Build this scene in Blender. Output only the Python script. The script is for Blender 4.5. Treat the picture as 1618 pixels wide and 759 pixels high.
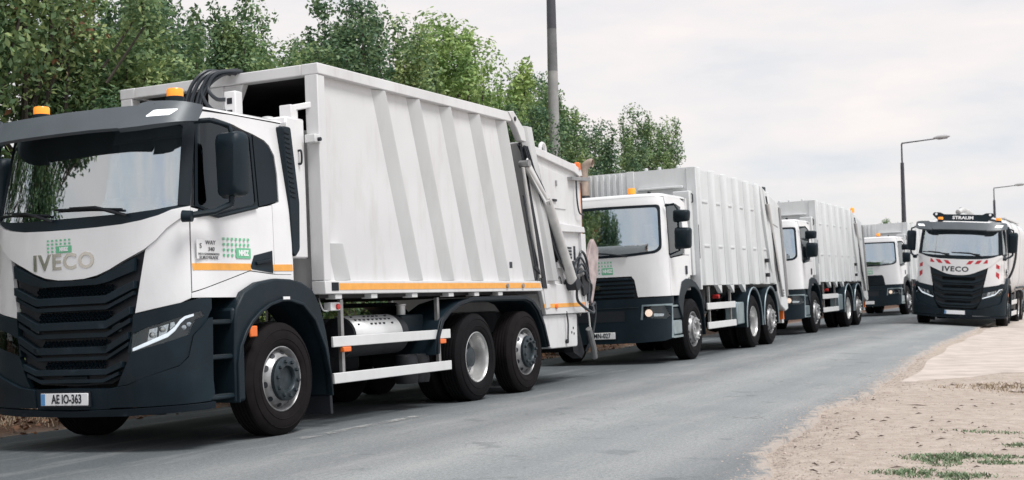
import bpy, bmesh, math, random
import numpy as np
from mathutils import Vector, Matrix
R = math.radians
scene = bpy.context.scene
for o in list(bpy.data.objects): bpy.data.objects.remove(o)
col = scene.collection

# ------------------------------------------------------------------ camera
CAM_H, PITCH, ROLL, FPX = 1.3725, 0.034368, -0.022334, 2107.4
cd = bpy.data.cameras.new('camera'); cam = bpy.data.objects.new('camera', cd); col.objects.link(cam)
cd.sensor_width = 36; cd.lens = FPX / 1618 * 36; cd.clip_start = .1; cd.clip_end = 3000
cd.dof.use_dof = True; cd.dof.focus_distance = 13.5; cd.dof.aperture_fstop = 3.6
_r, _f, _u = Vector((1, 0, 0)), Vector((0, math.cos(PITCH), math.sin(PITCH))), Vector((0, -math.sin(PITCH), math.cos(PITCH)))
_c, _s = math.cos(ROLL), math.sin(ROLL)
r2, u2 = _r*_c + _u*_s, -_r*_s + _u*_c
mw = Matrix((r2, u2, -_f)).transposed().to_4x4(); mw.translation = (0, 0, CAM_H); cam.matrix_world = mw
scene.camera = cam
scene.render.resolution_x, scene.render.resolution_y = 1024, 480

# ------------------------------------------------------------------ sky, sun, exposure
SUN_EL, SUN_AZ = R(62), R(131)          # azimuth clockwise from +Y
world = bpy.data.worlds.new('World'); scene.world = world; world.use_nodes = True
wn, wl = world.node_tree.nodes, world.node_tree.links
wn.clear()
wout = wn.new('ShaderNodeOutputWorld'); bg = wn.new('ShaderNodeBackground'); bg.inputs[1].default_value = .1
sky = wn.new('ShaderNodeTexSky'); sky.sky_type = 'NISHITA'; sky.sun_disc = False
sky.sun_elevation = SUN_EL; sky.sun_rotation = SUN_AZ; sky.air_density = 1.0; sky.dust_density = 1.5
tc = wn.new('ShaderNodeTexCoord'); mp = wn.new('ShaderNodeMapping'); mp.inputs['Scale'].default_value = (1.6, 1.6, 6.0)
n1 = wn.new('ShaderNodeTexNoise'); n1.inputs['Scale'].default_value = 3.0; n1.inputs['Detail'].default_value = 7; n1.inputs['Roughness'].default_value = .55
n2 = wn.new('ShaderNodeTexNoise'); n2.inputs['Scale'].default_value = 1.1; n2.inputs['Detail'].default_value = 4
wl.new(tc.outputs['Generated'], mp.inputs[0]); wl.new(mp.outputs[0], n1.inputs[0]); wl.new(mp.outputs[0], n2.inputs[0])
rc = wn.new('ShaderNodeValToRGB')       # cloud tone: cool grey to warm white
SKY = 4.78
rc.color_ramp.elements[0].position = .32; rc.color_ramp.elements[0].color = (.69, .745, .81, 1)
rc.color_ramp.elements[1].position = .68; rc.color_ramp.elements[1].color = (1.0, .925, .895, 1)
e = rc.color_ramp.elements.new(.5); e.color = (.875, .85, .856, 1)
wl.new(n1.outputs[0], rc.inputs[0])
vm = wn.new('ShaderNodeVectorMath'); vm.operation = 'SCALE'; vm.inputs['Scale'].default_value = SKY
wl.new(rc.outputs[0], vm.inputs[0])
rf = wn.new('ShaderNodeValToRGB'); rf.color_ramp.elements[0].position = .36; rf.color_ramp.elements[0].color = (.72,)*3+(1,)
rf.color_ramp.elements[1].position = .5; rf.color_ramp.elements[1].color = (.95,)*3+(1,)
wl.new(n2.outputs[0], rf.inputs[0])
mx = wn.new('ShaderNodeMix'); mx.data_type = 'RGBA'
wl.new(rf.outputs[0], mx.inputs[0]); wl.new(sky.outputs[0], mx.inputs[6]); wl.new(vm.outputs[0], mx.inputs[7])
wl.new(mx.outputs[2], bg.inputs[0]); wl.new(bg.outputs[0], wout.inputs[0])
sd = bpy.data.lights.new('sun', 'SUN'); sun = bpy.data.objects.new('sun', sd); col.objects.link(sun)
sd.energy = 1.5; sd.angle = R(22); sd.color = (1, .985, .965)
sv = Vector((math.sin(SUN_AZ)*math.cos(SUN_EL), math.cos(SUN_AZ)*math.cos(SUN_EL), math.sin(SUN_EL)))
sun.rotation_euler = sv.to_track_quat('Z', 'Y').to_euler()
vs = scene.view_settings; vs.view_transform = 'Standard'; vs.look = 'None'; vs.exposure = 1.08; vs.gamma = 1; vs.use_curve_mapping = False

# ------------------------------------------------------------------ materials
MATS = {}
def mat(name, c, rough=.5, metal=0., var=.10, scale=3., bump=0., bscale=60., coat=0., emit=0., streak=0., streak_col=(.22, .19, .16), spec=.5, ecol=None):
    if name in MATS: return MATS[name]
    m = bpy.data.materials.new(name); m.use_nodes = True; nt = m.node_tree; N, L = nt.nodes, nt.links
    b = N['Principled BSDF']; b.inputs['Roughness'].default_value = rough; b.inputs['Metallic'].default_value = metal
    b.inputs['Specular IOR Level'].default_value = spec
    b.inputs['Coat Weight'].default_value = coat; b.inputs['Coat Roughness'].default_value = .04
    t = N.new('ShaderNodeTexCoord'); nz = N.new('ShaderNodeTexNoise'); nz.inputs['Scale'].default_value = scale; nz.inputs['Detail'].default_value = 6
    L.new(t.outputs['Object'], nz.inputs[0])
    rp = N.new('ShaderNodeValToRGB')
    rp.color_ramp.elements[0].position = .3; rp.color_ramp.elements[1].position = .7
    rp.color_ramp.elements[0].color = tuple(x*(1-var) for x in c)+(1,); rp.color_ramp.elements[1].color = tuple(min(x*(1+var), 1) for x in c)+(1,)
    L.new(nz.outputs[0], rp.inputs[0]); out = rp.outputs[0]
    if streak:
        mpn = N.new('ShaderNodeMapping'); mpn.inputs['Scale'].default_value = (3.5, 3.5, .8); L.new(t.outputs['Object'], mpn.inputs[0])
        ns = N.new('ShaderNodeTexNoise'); ns.inputs['Scale'].default_value = 1.6; ns.inputs['Detail'].default_value = 8; ns.inputs['Roughness'].default_value = .65
        L.new(mpn.outputs[0], ns.inputs[0])
        r3 = N.new('ShaderNodeValToRGB'); r3.color_ramp.elements[0].position = .50; r3.color_ramp.elements[0].color = (0, 0, 0, 1)
        r3.color_ramp.elements[1].position = .82; r3.color_ramp.elements[1].color = (streak,)*3+(1,)
        L.new(ns.outputs[0], r3.inputs[0])
        x = N.new('ShaderNodeMix'); x.data_type = 'RGBA'; L.new(r3.outputs[0], x.inputs[0]); L.new(out, x.inputs[6]); x.inputs[7].default_value = streak_col+(1,)
        out = x.outputs[2]
    L.new(out, b.inputs['Base Color'])
    if bump:
        nb = N.new('ShaderNodeTexNoise'); nb.inputs['Scale'].default_value = bscale; nb.inputs['Detail'].default_value = 4
        L.new(t.outputs['Object'], nb.inputs[0]); bp = N.new('ShaderNodeBump'); bp.inputs['Strength'].default_value = bump; bp.inputs['Distance'].default_value = .01
        L.new(nb.outputs[0], bp.inputs['Height']); L.new(bp.outputs[0], b.inputs['Normal'])
    if emit:
        b.inputs['Emission Color'].default_value = (ecol or c)+(1,); b.inputs['Emission Strength'].default_value = emit
    MATS[name] = m; return m
def glass_mat(name, tint, refl, trans):
    m = bpy.data.materials.new(name); m.use_nodes = True; N, L = m.node_tree.nodes, m.node_tree.links
    N.clear(); o = N.new('ShaderNodeOutputMaterial'); g = N.new('ShaderNodeBsdfGlossy'); g.inputs['Roughness'].default_value = .02; g.inputs['Color'].default_value = (.90, .97, 1, 1)
    t = N.new('ShaderNodeBsdfTransparent'); t.inputs['Color'].default_value = tint+(1,)
    fr = N.new('ShaderNodeFresnel'); fr.inputs['IOR'].default_value = 1.45
    ad = N.new('ShaderNodeMath'); ad.operation = 'ADD'; ad.use_clamp = True; ad.inputs[1].default_value = refl; L.new(fr.outputs[0], ad.inputs[0])
    x = N.new('ShaderNodeMixShader'); L.new(ad.outputs[0], x.inputs[0]); L.new(t.outputs[0], x.inputs[1]); L.new(g.outputs[0], x.inputs[2]); L.new(x.outputs[0], o.inputs[0])
    tc_ = N.new('ShaderNodeTexCoord'); nz = N.new('ShaderNodeTexNoise'); nz.inputs['Scale'].default_value = 1.2; bp = N.new('ShaderNodeBump'); bp.inputs['Strength'].default_value = .04
    L.new(tc_.outputs['Object'], nz.inputs[0]); L.new(nz.outputs[0], bp.inputs['Height']); L.new(bp.outputs[0], g.inputs['Normal'])
    MATS[name] = m; return m
M = lambda n: MATS[n]
mat('cab_white', (.78, .78, .785), .30, var=.03, coat=.6, streak=.08)
mat('body_white', (.65, .652, .655), .45, var=.06, scale=1.1, streak=.26, streak_col=(.26, .21, .17), bump=.35, bscale=2.6)
mat('rib_white', (.52, .53, .53), .55, var=.06, scale=1.3, streak=.22, bump=.05, bscale=9)
mat('body_cool', (.62, .64, .645), .5, var=.06, scale=1.1, streak=.18, bump=.05, bscale=9)
mat('aluminium', (.72, .73, .73), .42, .25, var=.04, streak=.12)
mat('plastic', (.0075, .0165, .0235), .48, var=.25, bump=.06, bscale=220, streak=.05, streak_col=(.10, .10, .10), spec=.24)
mat('plastic_gloss', (.006, .012, .018), .45, var=.1, spec=.22)
mat('visor_grey', (.075, .09, .102), .42, var=.08, bump=.04, bscale=200)
mat('black', (.008, .011, .016), .55, var=.3)
mat('chassis', (.012, .014, .018), .65, var=.4, scale=8, bump=.2)
mat('grime_and_dark_gap', (.030, .028, .030), .85, var=.4, scale=4)
mat('tyre', (.0045, .0044, .0056), .85, spec=.2, var=.3, scale=9, bump=.1, bscale=90, streak=.0)
mat('tyre_dusty', (.0085, .0068, .0075), .9, spec=.2, var=.35, scale=7, bump=.1, bscale=90)
mat('rim_silver', (.34, .34, .345), .4, .5, var=.3, scale=14, streak=.35, streak_col=(.08, .07, .06))
mat('hub_grey', (.032, .044, .052), .42, .4, var=.25, scale=20)
mat('rim_bright', (.58, .58, .575), .32, .6, var=.14, scale=8, streak=.25, streak_col=(.10, .09, .08))
mat('chrome', (.55, .53, .49), .14, 1, var=.03)
mat('steel', (.34, .34, .34), .4, .7, var=.15, scale=14)
mat('orange_tape', (.83, .38, .07), .42, var=.08, scale=14)
mat('salmon_tape', (.72, .36, .24), .5, var=.15, scale=12)
mat('amber', (.95, .30, .03), .25, var=.05, emit=.25)
mat('marker', (.80, .17, .03), .3, var=.05)
mat('red', (.50, .03, .03), .4, var=.05)
mat('hazard_red', (.52, .03, .045), .45, var=.06)
mat('green', (.16, .50, .29), .5, var=.05)
mat('ink', (.02, .024, .03), .5, var=.05)
mat('plate_white', (.84, .84, .85), .4, var=.02)
mat('plate_blue', (.10, .28, .55), .4, var=.03)
mat('paper', (.82, .82, .82), .7, var=.03)
mat('seat', (.07, .08, .095), .9, var=.3)
mat('lining', (.30, .32, .33), .9, var=.12)
mat('curtain', (.50, .53, .55), .9, var=.1)
mat('drl', (.85, .87, .9), .3, var=.02, emit=.35)
mat('lamp_on', (.95, .80, .70), .3, var=.02, emit=.42, ecol=(1., .72, .55))
mat('reflector', (.62, .64, .66), .15, .9, var=.25, scale=60)
mat('concrete_post', (.30, .295, .29), .8, var=.15, scale=5, bump=.2)
mat('post_mid', (.15, .15, .155), .8, var=.2, scale=4, bump=.2)
mat('post_dark', (.06, .063, .075), .6, var=.2)
mat('lamp_head', (.42, .42, .42), .5, var=.1)
mat('rust_pipe', (.42, .33, .27), .6, .2, var=.2, scale=8)
mat('plate_worn', (.40, .33, .32), .6, var=.35, scale=6, streak=.5, streak_col=(.42, .12, .10))
mat('hose', (.022, .028, .035), .35, var=.2)
mat('cyl_grey', (.55, .55, .54), .42, .1, var=.12, scale=6, streak=.25)
mat('skirt_metal', (.30, .38, .41), .3, .6, var=.2, scale=5)
glass_mat('glass', (.62, .68, .70), .46, .6)
glass_mat('glass_dark', (.16, .19, .21), .015, .5)
glass_mat('lens', (.94, .96, .97), .0, .9)

# ------------------------------------------------------------------ mesh helpers
def finish(me, name, material, parent=None, smooth=None, bevel=0., segs=2):
    if smooth is not None:
        me.polygons.foreach_set('use_smooth', [True]*len(me.polygons)); me.set_sharp_from_angle(angle=R(smooth))
    if material: me.materials.append(M(material) if isinstance(material, str) else material)
    o = bpy.data.objects.new(name, me); col.objects.link(o)
    if parent: o.parent = parent
    if bevel:
        b = o.modifiers.new('bevel', 'BEVEL'); b.width = bevel; b.segments = segs; b.limit_method = 'ANGLE'; b.angle_limit = R(35); b.harden_normals = False
        if smooth is None:
            me.polygons.foreach_set('use_smooth', [True]*len(me.polygons)); me.set_sharp_from_angle(angle=R(50))
    return o
class MB:
    def __init__(s): s.v = []; s.f = []
    def add(s, vs, fs):
        k = len(s.v); s.v += [tuple(p) for p in vs]; s.f += [tuple(i+k for i in f) for f in fs]; return s
    def box(s, x0, x1, y0, y1, z0, z1, mtx=None):
        vs = [Vector((x, y, z)) for x in (x0, x1) for y in (y0, y1) for z in (z0, z1)]
        if mtx: vs = [mtx @ p for p in vs]
        return s.add(vs, [(0, 1, 3, 2), (4, 6, 7, 5), (0, 4, 5, 1), (2, 3, 7, 6), (0, 2, 6, 4), (1, 5, 7, 3)])
    def bar(s, a, b, w, h, up=(0, 0, 1)):
        a, b = Vector(a), Vector(b); d = (b-a).normalized(); u = Vector(up); r = d.cross(u).normalized(); u = r.cross(d)
        vs = [p + r*sx*w/2 + u*sz*h/2 for p in (a, b) for sx in (-1, 1) for sz in (-1, 1)]
        return s.add(vs, [(0, 1, 3, 2), (4, 6, 7, 5), (0, 4, 5, 1), (2, 3, 7, 6), (0, 2, 6, 4), (1, 5, 7, 3)])
    def prism(s, poly, ax, a, b):   # polygon in the two other axes, extruded along axis ax from a to b
        n = len(poly)
        def P(q, t):
            return (t, q[0], q[1]) if ax == 0 else (q[0], t, q[1]) if ax == 1 else (q[0], q[1], t)
        vs = [P(q, a) for q in poly] + [P(q, b) for q in poly]
        return s.add(vs, [tuple(range(n)), tuple(range(2*n-1, n-1, -1))] + [(i, i+n, (i+1) % n + n, (i+1) % n) for i in range(n)])
    def tube(s, pts, r, n=8, cap=True):
        pts = [Vector(p) for p in pts]; rs = r if isinstance(r, (list, tuple)) else [r]*len(pts); rings = []
        d0 = (pts[1]-pts[0]).normalized(); u = d0.orthogonal().normalized(); vs = []
        for i, p in enumerate(pts):
            d = (pts[min(i+1, len(pts)-1)]-pts[max(i-1, 0)]).normalized()
            u = (u - d*u.dot(d)); u = u.normalized() if u.length > 1e-6 else d.orthogonal().normalized(); w = d.cross(u)
            vs += [p + (u*math.cos(2*math.pi*k/n) + w*math.sin(2*math.pi*k/n))*rs[i] for k in range(n)]
        fs = [(i*n+k, i*n+(k+1) % n, (i+1)*n+(k+1) % n, (i+1)*n+k) for i in range(len(pts)-1) for k in range(n)]
        if cap: fs += [tuple(range(n-1, -1, -1)), tuple((len(pts)-1)*n+k for k in range(n))]
        return s.add(vs, fs)
    def lathe(s, prof, c=(0, 0, 0), ax=2, n=24, closed=False):  # prof [(radius, height)] about axis ax through c
        vs = []
        for rr, h in prof:
            for k in range(n):
                a = 2*math.pi*k/n; p, q = rr*math.cos(a), rr*math.sin(a)
                v = (h, p, q) if ax == 0 else (q, h, p) if ax == 1 else (p, q, h)
                vs.append((v[0]+c[0], v[1]+c[1], v[2]+c[2]))
        m = len(prof); rng = range(m) if closed else range(m-1)
        fs = [(i*n+k, i*n+(k+1) % n, ((i+1) % m)*n+(k+1) % n, ((i+1) % m)*n+k) for i in rng for k in range(n)]
        if not closed:
            if prof[0][0] > 1e-5: fs.append(tuple(range(n-1, -1, -1)))
            if prof[-1][0] > 1e-5: fs.append(tuple((m-1)*n+k for k in range(n)))
        return s.add(vs, fs)
    def mesh(s, name):
        me = bpy.data.meshes.new(name); me.from_pydata(s.v, [], s.f)
        bm = bmesh.new(); bm.from_mesh(me); bmesh.ops.recalc_face_normals(bm, faces=bm.faces); bm.to_mesh(me); bm.free()
        return me
    def build(s, name, material, parent=None, smooth=None, bevel=0., segs=2):
        return finish(s.mesh(name), name, material, parent, smooth, bevel, segs)
def tag(o, label=None, cat=None, group=None, kind=None):
    for k, v in (('label', label), ('category', cat), ('group', group), ('kind', kind)):
        if v: o[k] = v
    return o
def empty(name):
    o = bpy.data.objects.new(name, None); col.objects.link(o); o.empty_display_size = .3; return o
def copy_tree(o, parent=None):
    c = o.copy(); col.objects.link(c); c.parent = parent
    for ch in o.children: copy_tree(ch, c)
    return c
def pose(o, X, Y, Z, head, rho=0., tp=0.):
    fw, lf, up = Vector((math.cos(head), math.sin(head), 0)), Vector((-math.sin(head), math.cos(head), 0)), Vector((0, 0, 1))
    fw2 = fw*math.cos(tp)+up*math.sin(tp); up2 = -fw*math.sin(tp)+up*math.cos(tp)
    l2 = lf*math.cos(rho)+up2*math.sin(rho); u3 = -lf*math.sin(rho)+up2*math.cos(rho)
    o.rotation_euler = Matrix((fw2, l2, u3)).transposed().to_euler(); o.location = (X, Y, Z)
def lerp(z, tab):
    if z <= tab[0][0]: return tab[0][1]
    for (a, va), (b, vb) in zip(tab, tab[1:]):
        if z <= b: return va+(vb-va)*(z-a)/(b-a)
    return tab[-1][1]
class Hull:
    """rounded cab surface: plan outline is a bowed front running round the corners into straight sides"""
    def __init__(s, w, xf, dx, p, zr=1.7):
        s.w, s.xf, s.dx, s.p = w, xf, dx, p
        W, X = lerp(zr, w), lerp(zr, xf); s.W, s.X = W, X; pts = []
        for i in range(241):
            a = i/240*math.pi/2; y = W*math.sin(a)**(2/p); x = X-dx+dx*math.cos(a)**(2/p); pts.append((x, y))
        pts += [(X-dx-k*.02, W) for k in range(1, 90)]
        L = [0.]
        for a, b in zip(pts, pts[1:]): L.append(L[-1]+math.dist(a, b))
        s.pts, s.L = pts, L
    def ref(s, q):
        a = abs(q); i = int(np.searchsorted(s.L, a)); i = min(max(i, 1), len(s.L)-1)
        t = (a-s.L[i-1])/(s.L[i]-s.L[i-1]+1e-12); p0, p1 = s.pts[i-1], s.pts[i]
        return p0[0]+(p1[0]-p0[0])*t, (p0[1]+(p1[1]-p0[1])*t)*(1 if q >= 0 else -1)
    def base(s, q, z):
        x, y = s.ref(q); k = min(max((x-.25)/.6, 0), 1); k = k*k*(3-2*k)
        return Vector((x+(lerp(z, s.xf)-s.X)*k, y*lerp(z, s.w)/s.W, z))
    def map(s, q, z, off=0.):
        p = s.base(q, z)
        if off:
            e = .01; tq = s.base(q+e, z)-s.base(q-e, z); tz = s.base(q, z+e)-s.base(q, z-e); n = tq.cross(tz).normalized(); p = p+n*off
        return p
    def F(s, y, z):         # point on the front given by y
        yr = abs(y)*s.W/lerp(z, s.w); yr = min(yr, s.W*.9995)
        for (p0, p1, l0, l1) in zip(s.pts, s.pts[1:], s.L, s.L[1:]):
            if p1[1] >= yr: return ((l0+(l1-l0)*(yr-p0[1])/(p1[1]-p0[1]+1e-12))*(1 if y >= 0 else -1), z)
    def D(s, x, z):         # point on the left side given by x
        lo, hi = 0., s.L[-1]
        for _ in range(40):
            m = (lo+hi)/2
            if s.base(m, z).x > x: lo = m
            else: hi = m
        return (lo, z)
def mir(poly): return [(-q, z) for q, z in poly][::-1]
def panel(name, hull, poly, off, thick, material, parent, holes=(), step=.07, smooth=40, bevel=0.):
    bm = bmesh.new()
    for lp in [poly]+list(holes):
        vs = [bm.verts.new((q, z, 0)) for q, z in lp]
        for a, b in zip(vs, vs[1:]+vs[:1]): bm.edges.new((a, b))
    bmesh.ops.triangle_fill(bm, use_beauty=True, edges=bm.edges[:])
    for k in (0, 1):
        lo, hi = min(v.co[k] for v in bm.verts), max(v.co[k] for v in bm.verts)
        n = int((hi-lo)/step); nv = Vector((1, 0, 0)) if k == 0 else Vector((0, 1, 0))
        for i in range(1, n+1):
            bmesh.ops.bisect_plane(bm, geom=bm.verts[:]+bm.edges[:]+bm.faces[:], plane_co=nv*(lo+(hi-lo)*i/(n+1)), plane_no=nv)
    for f in bm.faces:
        if f.normal.z < 0: f.normal_flip()
    bm.verts.index_update(); vs = list(bm.verts); n = len(vs)
    V = [hull.map(v.co[0], v.co[1], off) for v in vs]; V2 = [hull.map(v.co[0], v.co[1], off-thick) for v in vs]
    fs = [tuple(v.index for v in f.verts) for f in bm.faces]; ed = []
    for e in bm.edges:
        if len(e.link_faces) == 1:
            f = e.link_faces[0]; ids = [v.index for v in f.verts]; a, b = e.verts[0].index, e.verts[1].index
            i = ids.index(a); ed.append((a, b) if ids[(i+1) % len(ids)] == b else (b, a))
    bm.free()
    fs = fs + [tuple(i+n for i in f[::-1]) for f in fs] + [(b, a, a+n, b+n) for a, b in ed]
    me = bpy.data.meshes.new(name); me.from_pydata([tuple(p) for p in V+V2], [], fs)
    return finish(me, name, material, parent, smooth, bevel)
def rounded(poly, r, n=4):
    out = []
    m = len(poly)
    for i in range(m):
        p0, p, p1 = Vector(poly[i-1]), Vector(poly[i]), Vector(poly[(i+1) % m])
        a, b = (p0-p), (p1-p); rr = min(r, a.length*.45, b.length*.45); a = p+a.normalized()*rr; b = p+b.normalized()*rr
        for k in range(n+1):
            t = k/n; q = a*(1-t)**2+p*2*t*(1-t)+b*t*t; out.append((q.x, q.y))
    return out
def text(name, s, size, material, parent, origin, X, Yv, extrude=.002, sx=1., bold=0., spacing=1., align='CENTER'):
    cu = bpy.data.curves.new(name, 'FONT'); cu.body = s; cu.size = size; cu.align_x = align; cu.align_y = 'CENTER'; cu.extrude = extrude; cu.offset = bold; cu.space_character = spacing; cu.resolution_u = 3
    t = bpy.data.objects.new(name, cu); me = bpy.data.meshes.new_from_object(t); bpy.data.objects.remove(t); bpy.data.curves.remove(cu)
    X, Yv = Vector(X), Vector(Yv); Zv = X.cross(Yv); o = Vector(origin)
    me.transform(Matrix(((X.x*sx, Yv.x, Zv.x, o.x), (X.y*sx, Yv.y, Zv.y, o.y), (X.z*sx, Yv.z, Zv.z, o.z), (0, 0, 0, 1))))
    me.materials.clear()
    return finish(me, name, material, parent)
FX, FY = (0, 1, 0), (0, 0, 1)       # writing on a front: reads towards +y
SX = (-1, 0, 0)                     # writing on a left side: reads towards the rear

# ------------------------------------------------------------------ ground
AX, NX = (.43, .903), (.903, -.43)  # along the road, across it (to the right)
def world_xy(lat, al): return (lat*NX[0]+al*AX[0], lat*NX[1]+al*AX[1])
def sm(a, b, x):
    t = min(max((x-a)/(b-a), 0), 1); return t*t*(3-2*t)
def g(lat, al):
    d = lat+6.85
    if d < 0: z = .04+.026*max(d, -4.2)-.004*max(-d-4.2, 0) if d > -30 else .04-.109-.1
    else:
        k = .022+.042*sm(22, 38, al)*(1-sm(60, 90, al)); z = .04-.008*min(d, 1.1)-k*max(min(d, 3.8)-1.1, 0)
        z += sm(3.8, 9.5, d)*(-.04-z)
    if lat < -6: z -= .034*math.exp(-((al-15.6)/2.7)**2)
    return z
def edge(al):               # right edge of the asphalt
    return lerp(al, [(-30, -2.2), (6, -2.0), (8.6, -2.32), (9.6, -2.54), (10.6, -2.86), (11.7, -2.98), (12.8, -2.98), (14.3, -3.2), (16.5, -3.14), (19, -3.30), (24, -3.68), (29, -3.98), (40, -4.3), (300, -4.0)]) + .035*math.sin(al*2.3)*math.sin(al*1.1+1) + .012*math.sin(al*9.7+2)

def ground_mat():
    m = bpy.data.materials.new('dirt'); m.use_nodes = True; N, L = m.node_tree.nodes, m.node_tree.links; b = N['Principled BSDF']; b.inputs['Roughness'].default_value = .95; b.inputs['Specular IOR Level'].default_value = .15
    t = N.new('ShaderNodeTexCoord')
    def noise(sc, det=6, ro=.6, src=None):
        n = N.new('ShaderNodeTexNoise'); n.inputs['Scale'].default_value = sc; n.inputs['Detail'].default_value = det; n.inputs['Roughness'].default_value = ro; L.new(src or t.outputs['Object'], n.inputs[0]); return n.outputs[0]
    def ramp(src, stops):
        r = N.new('ShaderNodeValToRGB'); el = r.color_ramp.elements
        el[0].position, el[0].color = stops[0][0], stops[0][1]+(1,); el[1].position, el[1].color = stops[-1][0], stops[-1][1]+(1,)
        for p, c in stops[1:-1]: q = el.new(p); q.color = c+(1,)
        L.new(src, r.inputs[0]); return r.outputs[0]
    def mixc(f, a, c2, mode='MIX'):
        x = N.new('ShaderNodeMix'); x.data_type = 'RGBA'; x.blend_type = mode
        for s_, v in ((0, f), (6, a), (7, c2)):
            if isinstance(v, (int, float)): x.inputs[s_].default_value = v
            elif isinstance(v, tuple): x.inputs[s_].default_value = v+(1,)
            else: L.new(v, x.inputs[s_])
        return x.outputs[2]
    base = ramp(noise(.55, 8, .62), [(.3, (.355, .29, .245)), (.5, (.42, .35, .30)), (.72, (.51, .44, .385))])
    base = mixc(.55, base, ramp(noise(7, 8, .7), [(.3, (.285, .23, .19)), (.62, (.56, .49, .43))]))
    base = mixc(ramp(noise(46, 3, .6), [(.60, (0, 0, 0)), (.70, (.55, .55, .55))]), base, (.17, .13, .11))
    base = mixc(ramp(noise(70, 2, .5), [(.62, (0, 0, 0)), (.70, (.6, .6, .6))]), base, (.66, .60, .54))
    # verge under the trees: dead leaves and dark soil
    at = N.new('ShaderNodeAttribute'); at.attribute_name = 'verge'
    verge = ramp(noise(22, 5, .7), [(.32, (.035, .022, .018)), (.55, (.11, .065, .045)), (.75, (.20, .13, .09))])
    base = mixc(at.outputs['Fac'], base, verge)
    L.new(base, b.inputs['Base Color'])
    bp = N.new('ShaderNodeBump'); bp.inputs['Strength'].default_value = .7; bp.inputs['Distance'].default_value = .03
    ad = N.new('ShaderNodeMath'); ad.operation = 'ADD'; L.new(noise(9, 8, .75), ad.inputs[0]); L.new(noise(45, 4, .6), ad.inputs[1]); L.new(ad.outputs[0], bp.inputs['Height']); L.new(bp.outputs[0], b.inputs['Normal'])
    return m
def asphalt_mat():
    m = bpy.data.materials.new('asphalt'); m.use_nodes = True; N, L = m.node_tree.nodes, m.node_tree.links; b = N['Principled BSDF']; b.inputs['Roughness'].default_value = .78; b.inputs['Specular IOR Level'].default_value = .35
    at = N.new('ShaderNodeAttribute'); at.attribute_name = 'roadco'     # (across, along) in metres
    def noise(sc, det=6, ro=.6, stretch=None):
        n = N.new('ShaderNodeTexNoise'); n.inputs['Scale'].default_value = sc; n.inputs['Detail'].default_value = det; n.inputs['Roughness'].default_value = ro
        if stretch:
            mp = N.new('ShaderNodeMapping'); mp.inputs['Scale'].default_value = stretch; L.new(at.outputs['Vector'], mp.inputs[0]); L.new(mp.outputs[0], n.inputs[0])
        else: L.new(at.outputs['Vector'], n.inputs[0])
        return n.outputs[0]
    def ramp(src, stops):
        r = N.new('ShaderNodeValToRGB'); el = r.color_ramp.elements
        el[0].position, el[0].color = stops[0][0], stops[0][1]+(1,); el[1].position, el[1].color = stops[-1][0], stops[-1][1]+(1,)
        for p, c in stops[1:-1]: q = el.new(p); q.color = c+(1,)
        L.new(src, r.inputs[0]); return r.outputs[0]
    def mixc(f, a, c2, mode='MIX'):
        x = N.new('ShaderNodeMix'); x.data_type = 'RGBA'; x.blend_type = mode
        for s_, v in ((0, f), (6, a), (7, c2)):
            if isinstance(v, (int, float)): x.inputs[s_].default_value = v
            elif isinstance(v, tuple): x.inputs[s_].default_value = v+(1,)
            else: L.new(v, x.inputs[s_])
        return x.outputs[2]
    base = ramp(noise(1.0, 8, .66, (2.0, .16, 1)), [(.30, (.115, .135, .144)), (.5, (.175, .196, .204)), (.70, (.26, .275, .278))])
    base = mixc(.5, base, ramp(noise(.6, 6, .6), [(.35, (.135, .154, .162)), (.65, (.25, .262, .264))]))
    base = mixc(.38, base, ramp(noise(75, 4, .75), [(.36, (.03, .036, .04)), (.64, (.44, .45, .45))]))
    base = mixc(.30, base, ramp(noise(28, 5, .8), [(.36, (.05, .06, .066)), (.64, (.40, .41, .41))]))
    base = mixc(ramp(noise(190, 2, .6), [(.62, (0, 0, 0)), (.70, (.7, .7, .7))]), base, (.42, .41, .40))
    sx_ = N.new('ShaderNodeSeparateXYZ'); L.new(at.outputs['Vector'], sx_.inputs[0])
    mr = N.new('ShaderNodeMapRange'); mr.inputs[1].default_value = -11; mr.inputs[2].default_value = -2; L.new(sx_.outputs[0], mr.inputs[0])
    # trucks' shade painted into the lane under the queue, dusty wheel tracks in the open lane
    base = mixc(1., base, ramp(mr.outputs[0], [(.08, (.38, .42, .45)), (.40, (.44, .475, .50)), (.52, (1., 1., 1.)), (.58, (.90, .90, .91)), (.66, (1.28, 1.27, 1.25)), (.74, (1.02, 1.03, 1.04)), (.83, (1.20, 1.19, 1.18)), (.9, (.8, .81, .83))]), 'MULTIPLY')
    base = mixc(ramp(noise(1.7, 5, .6), [(.60, (0, 0, 0)), (.68, (.45, .45, .45))]), base, (.095, .108, .116))
    # dust blown over from the dirt shoulder and dusty wheel tracks
    dust = ramp(noise(1.0, 8, .7, (3.2, .5, 1)), [(.52, (0, 0, 0)), (.74, (.45, .45, .45))])
    base = mixc(dust, base, (.36, .36, .35))
    ed = N.new('ShaderNodeAttribute'); ed.attribute_name = 'edged'
    sb_ = N.new('ShaderNodeMath'); sb_.operation = 'SUBTRACT'; L.new(noise(5, 8, .75), sb_.inputs[0]); L.new(ed.outputs['Fac'], sb_.inputs[1])
    base = mixc(ramp(sb_.outputs[0], [(.38, (0, 0, 0)), (.52, (.85, .85, .85))]), base, (.43, .375, .33))
    # cracks
    vo = N.new('ShaderNodeTexVoronoi'); vo.feature = 'DISTANCE_TO_EDGE'; vo.inputs['Scale'].default_value = 2.3
    nz = N.new('ShaderNodeTexNoise'); nz.inputs['Scale'].default_value = 4; nz.inputs['Detail'].default_value = 5; L.new(at.outputs['Vector'], nz.inputs[0])
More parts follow.
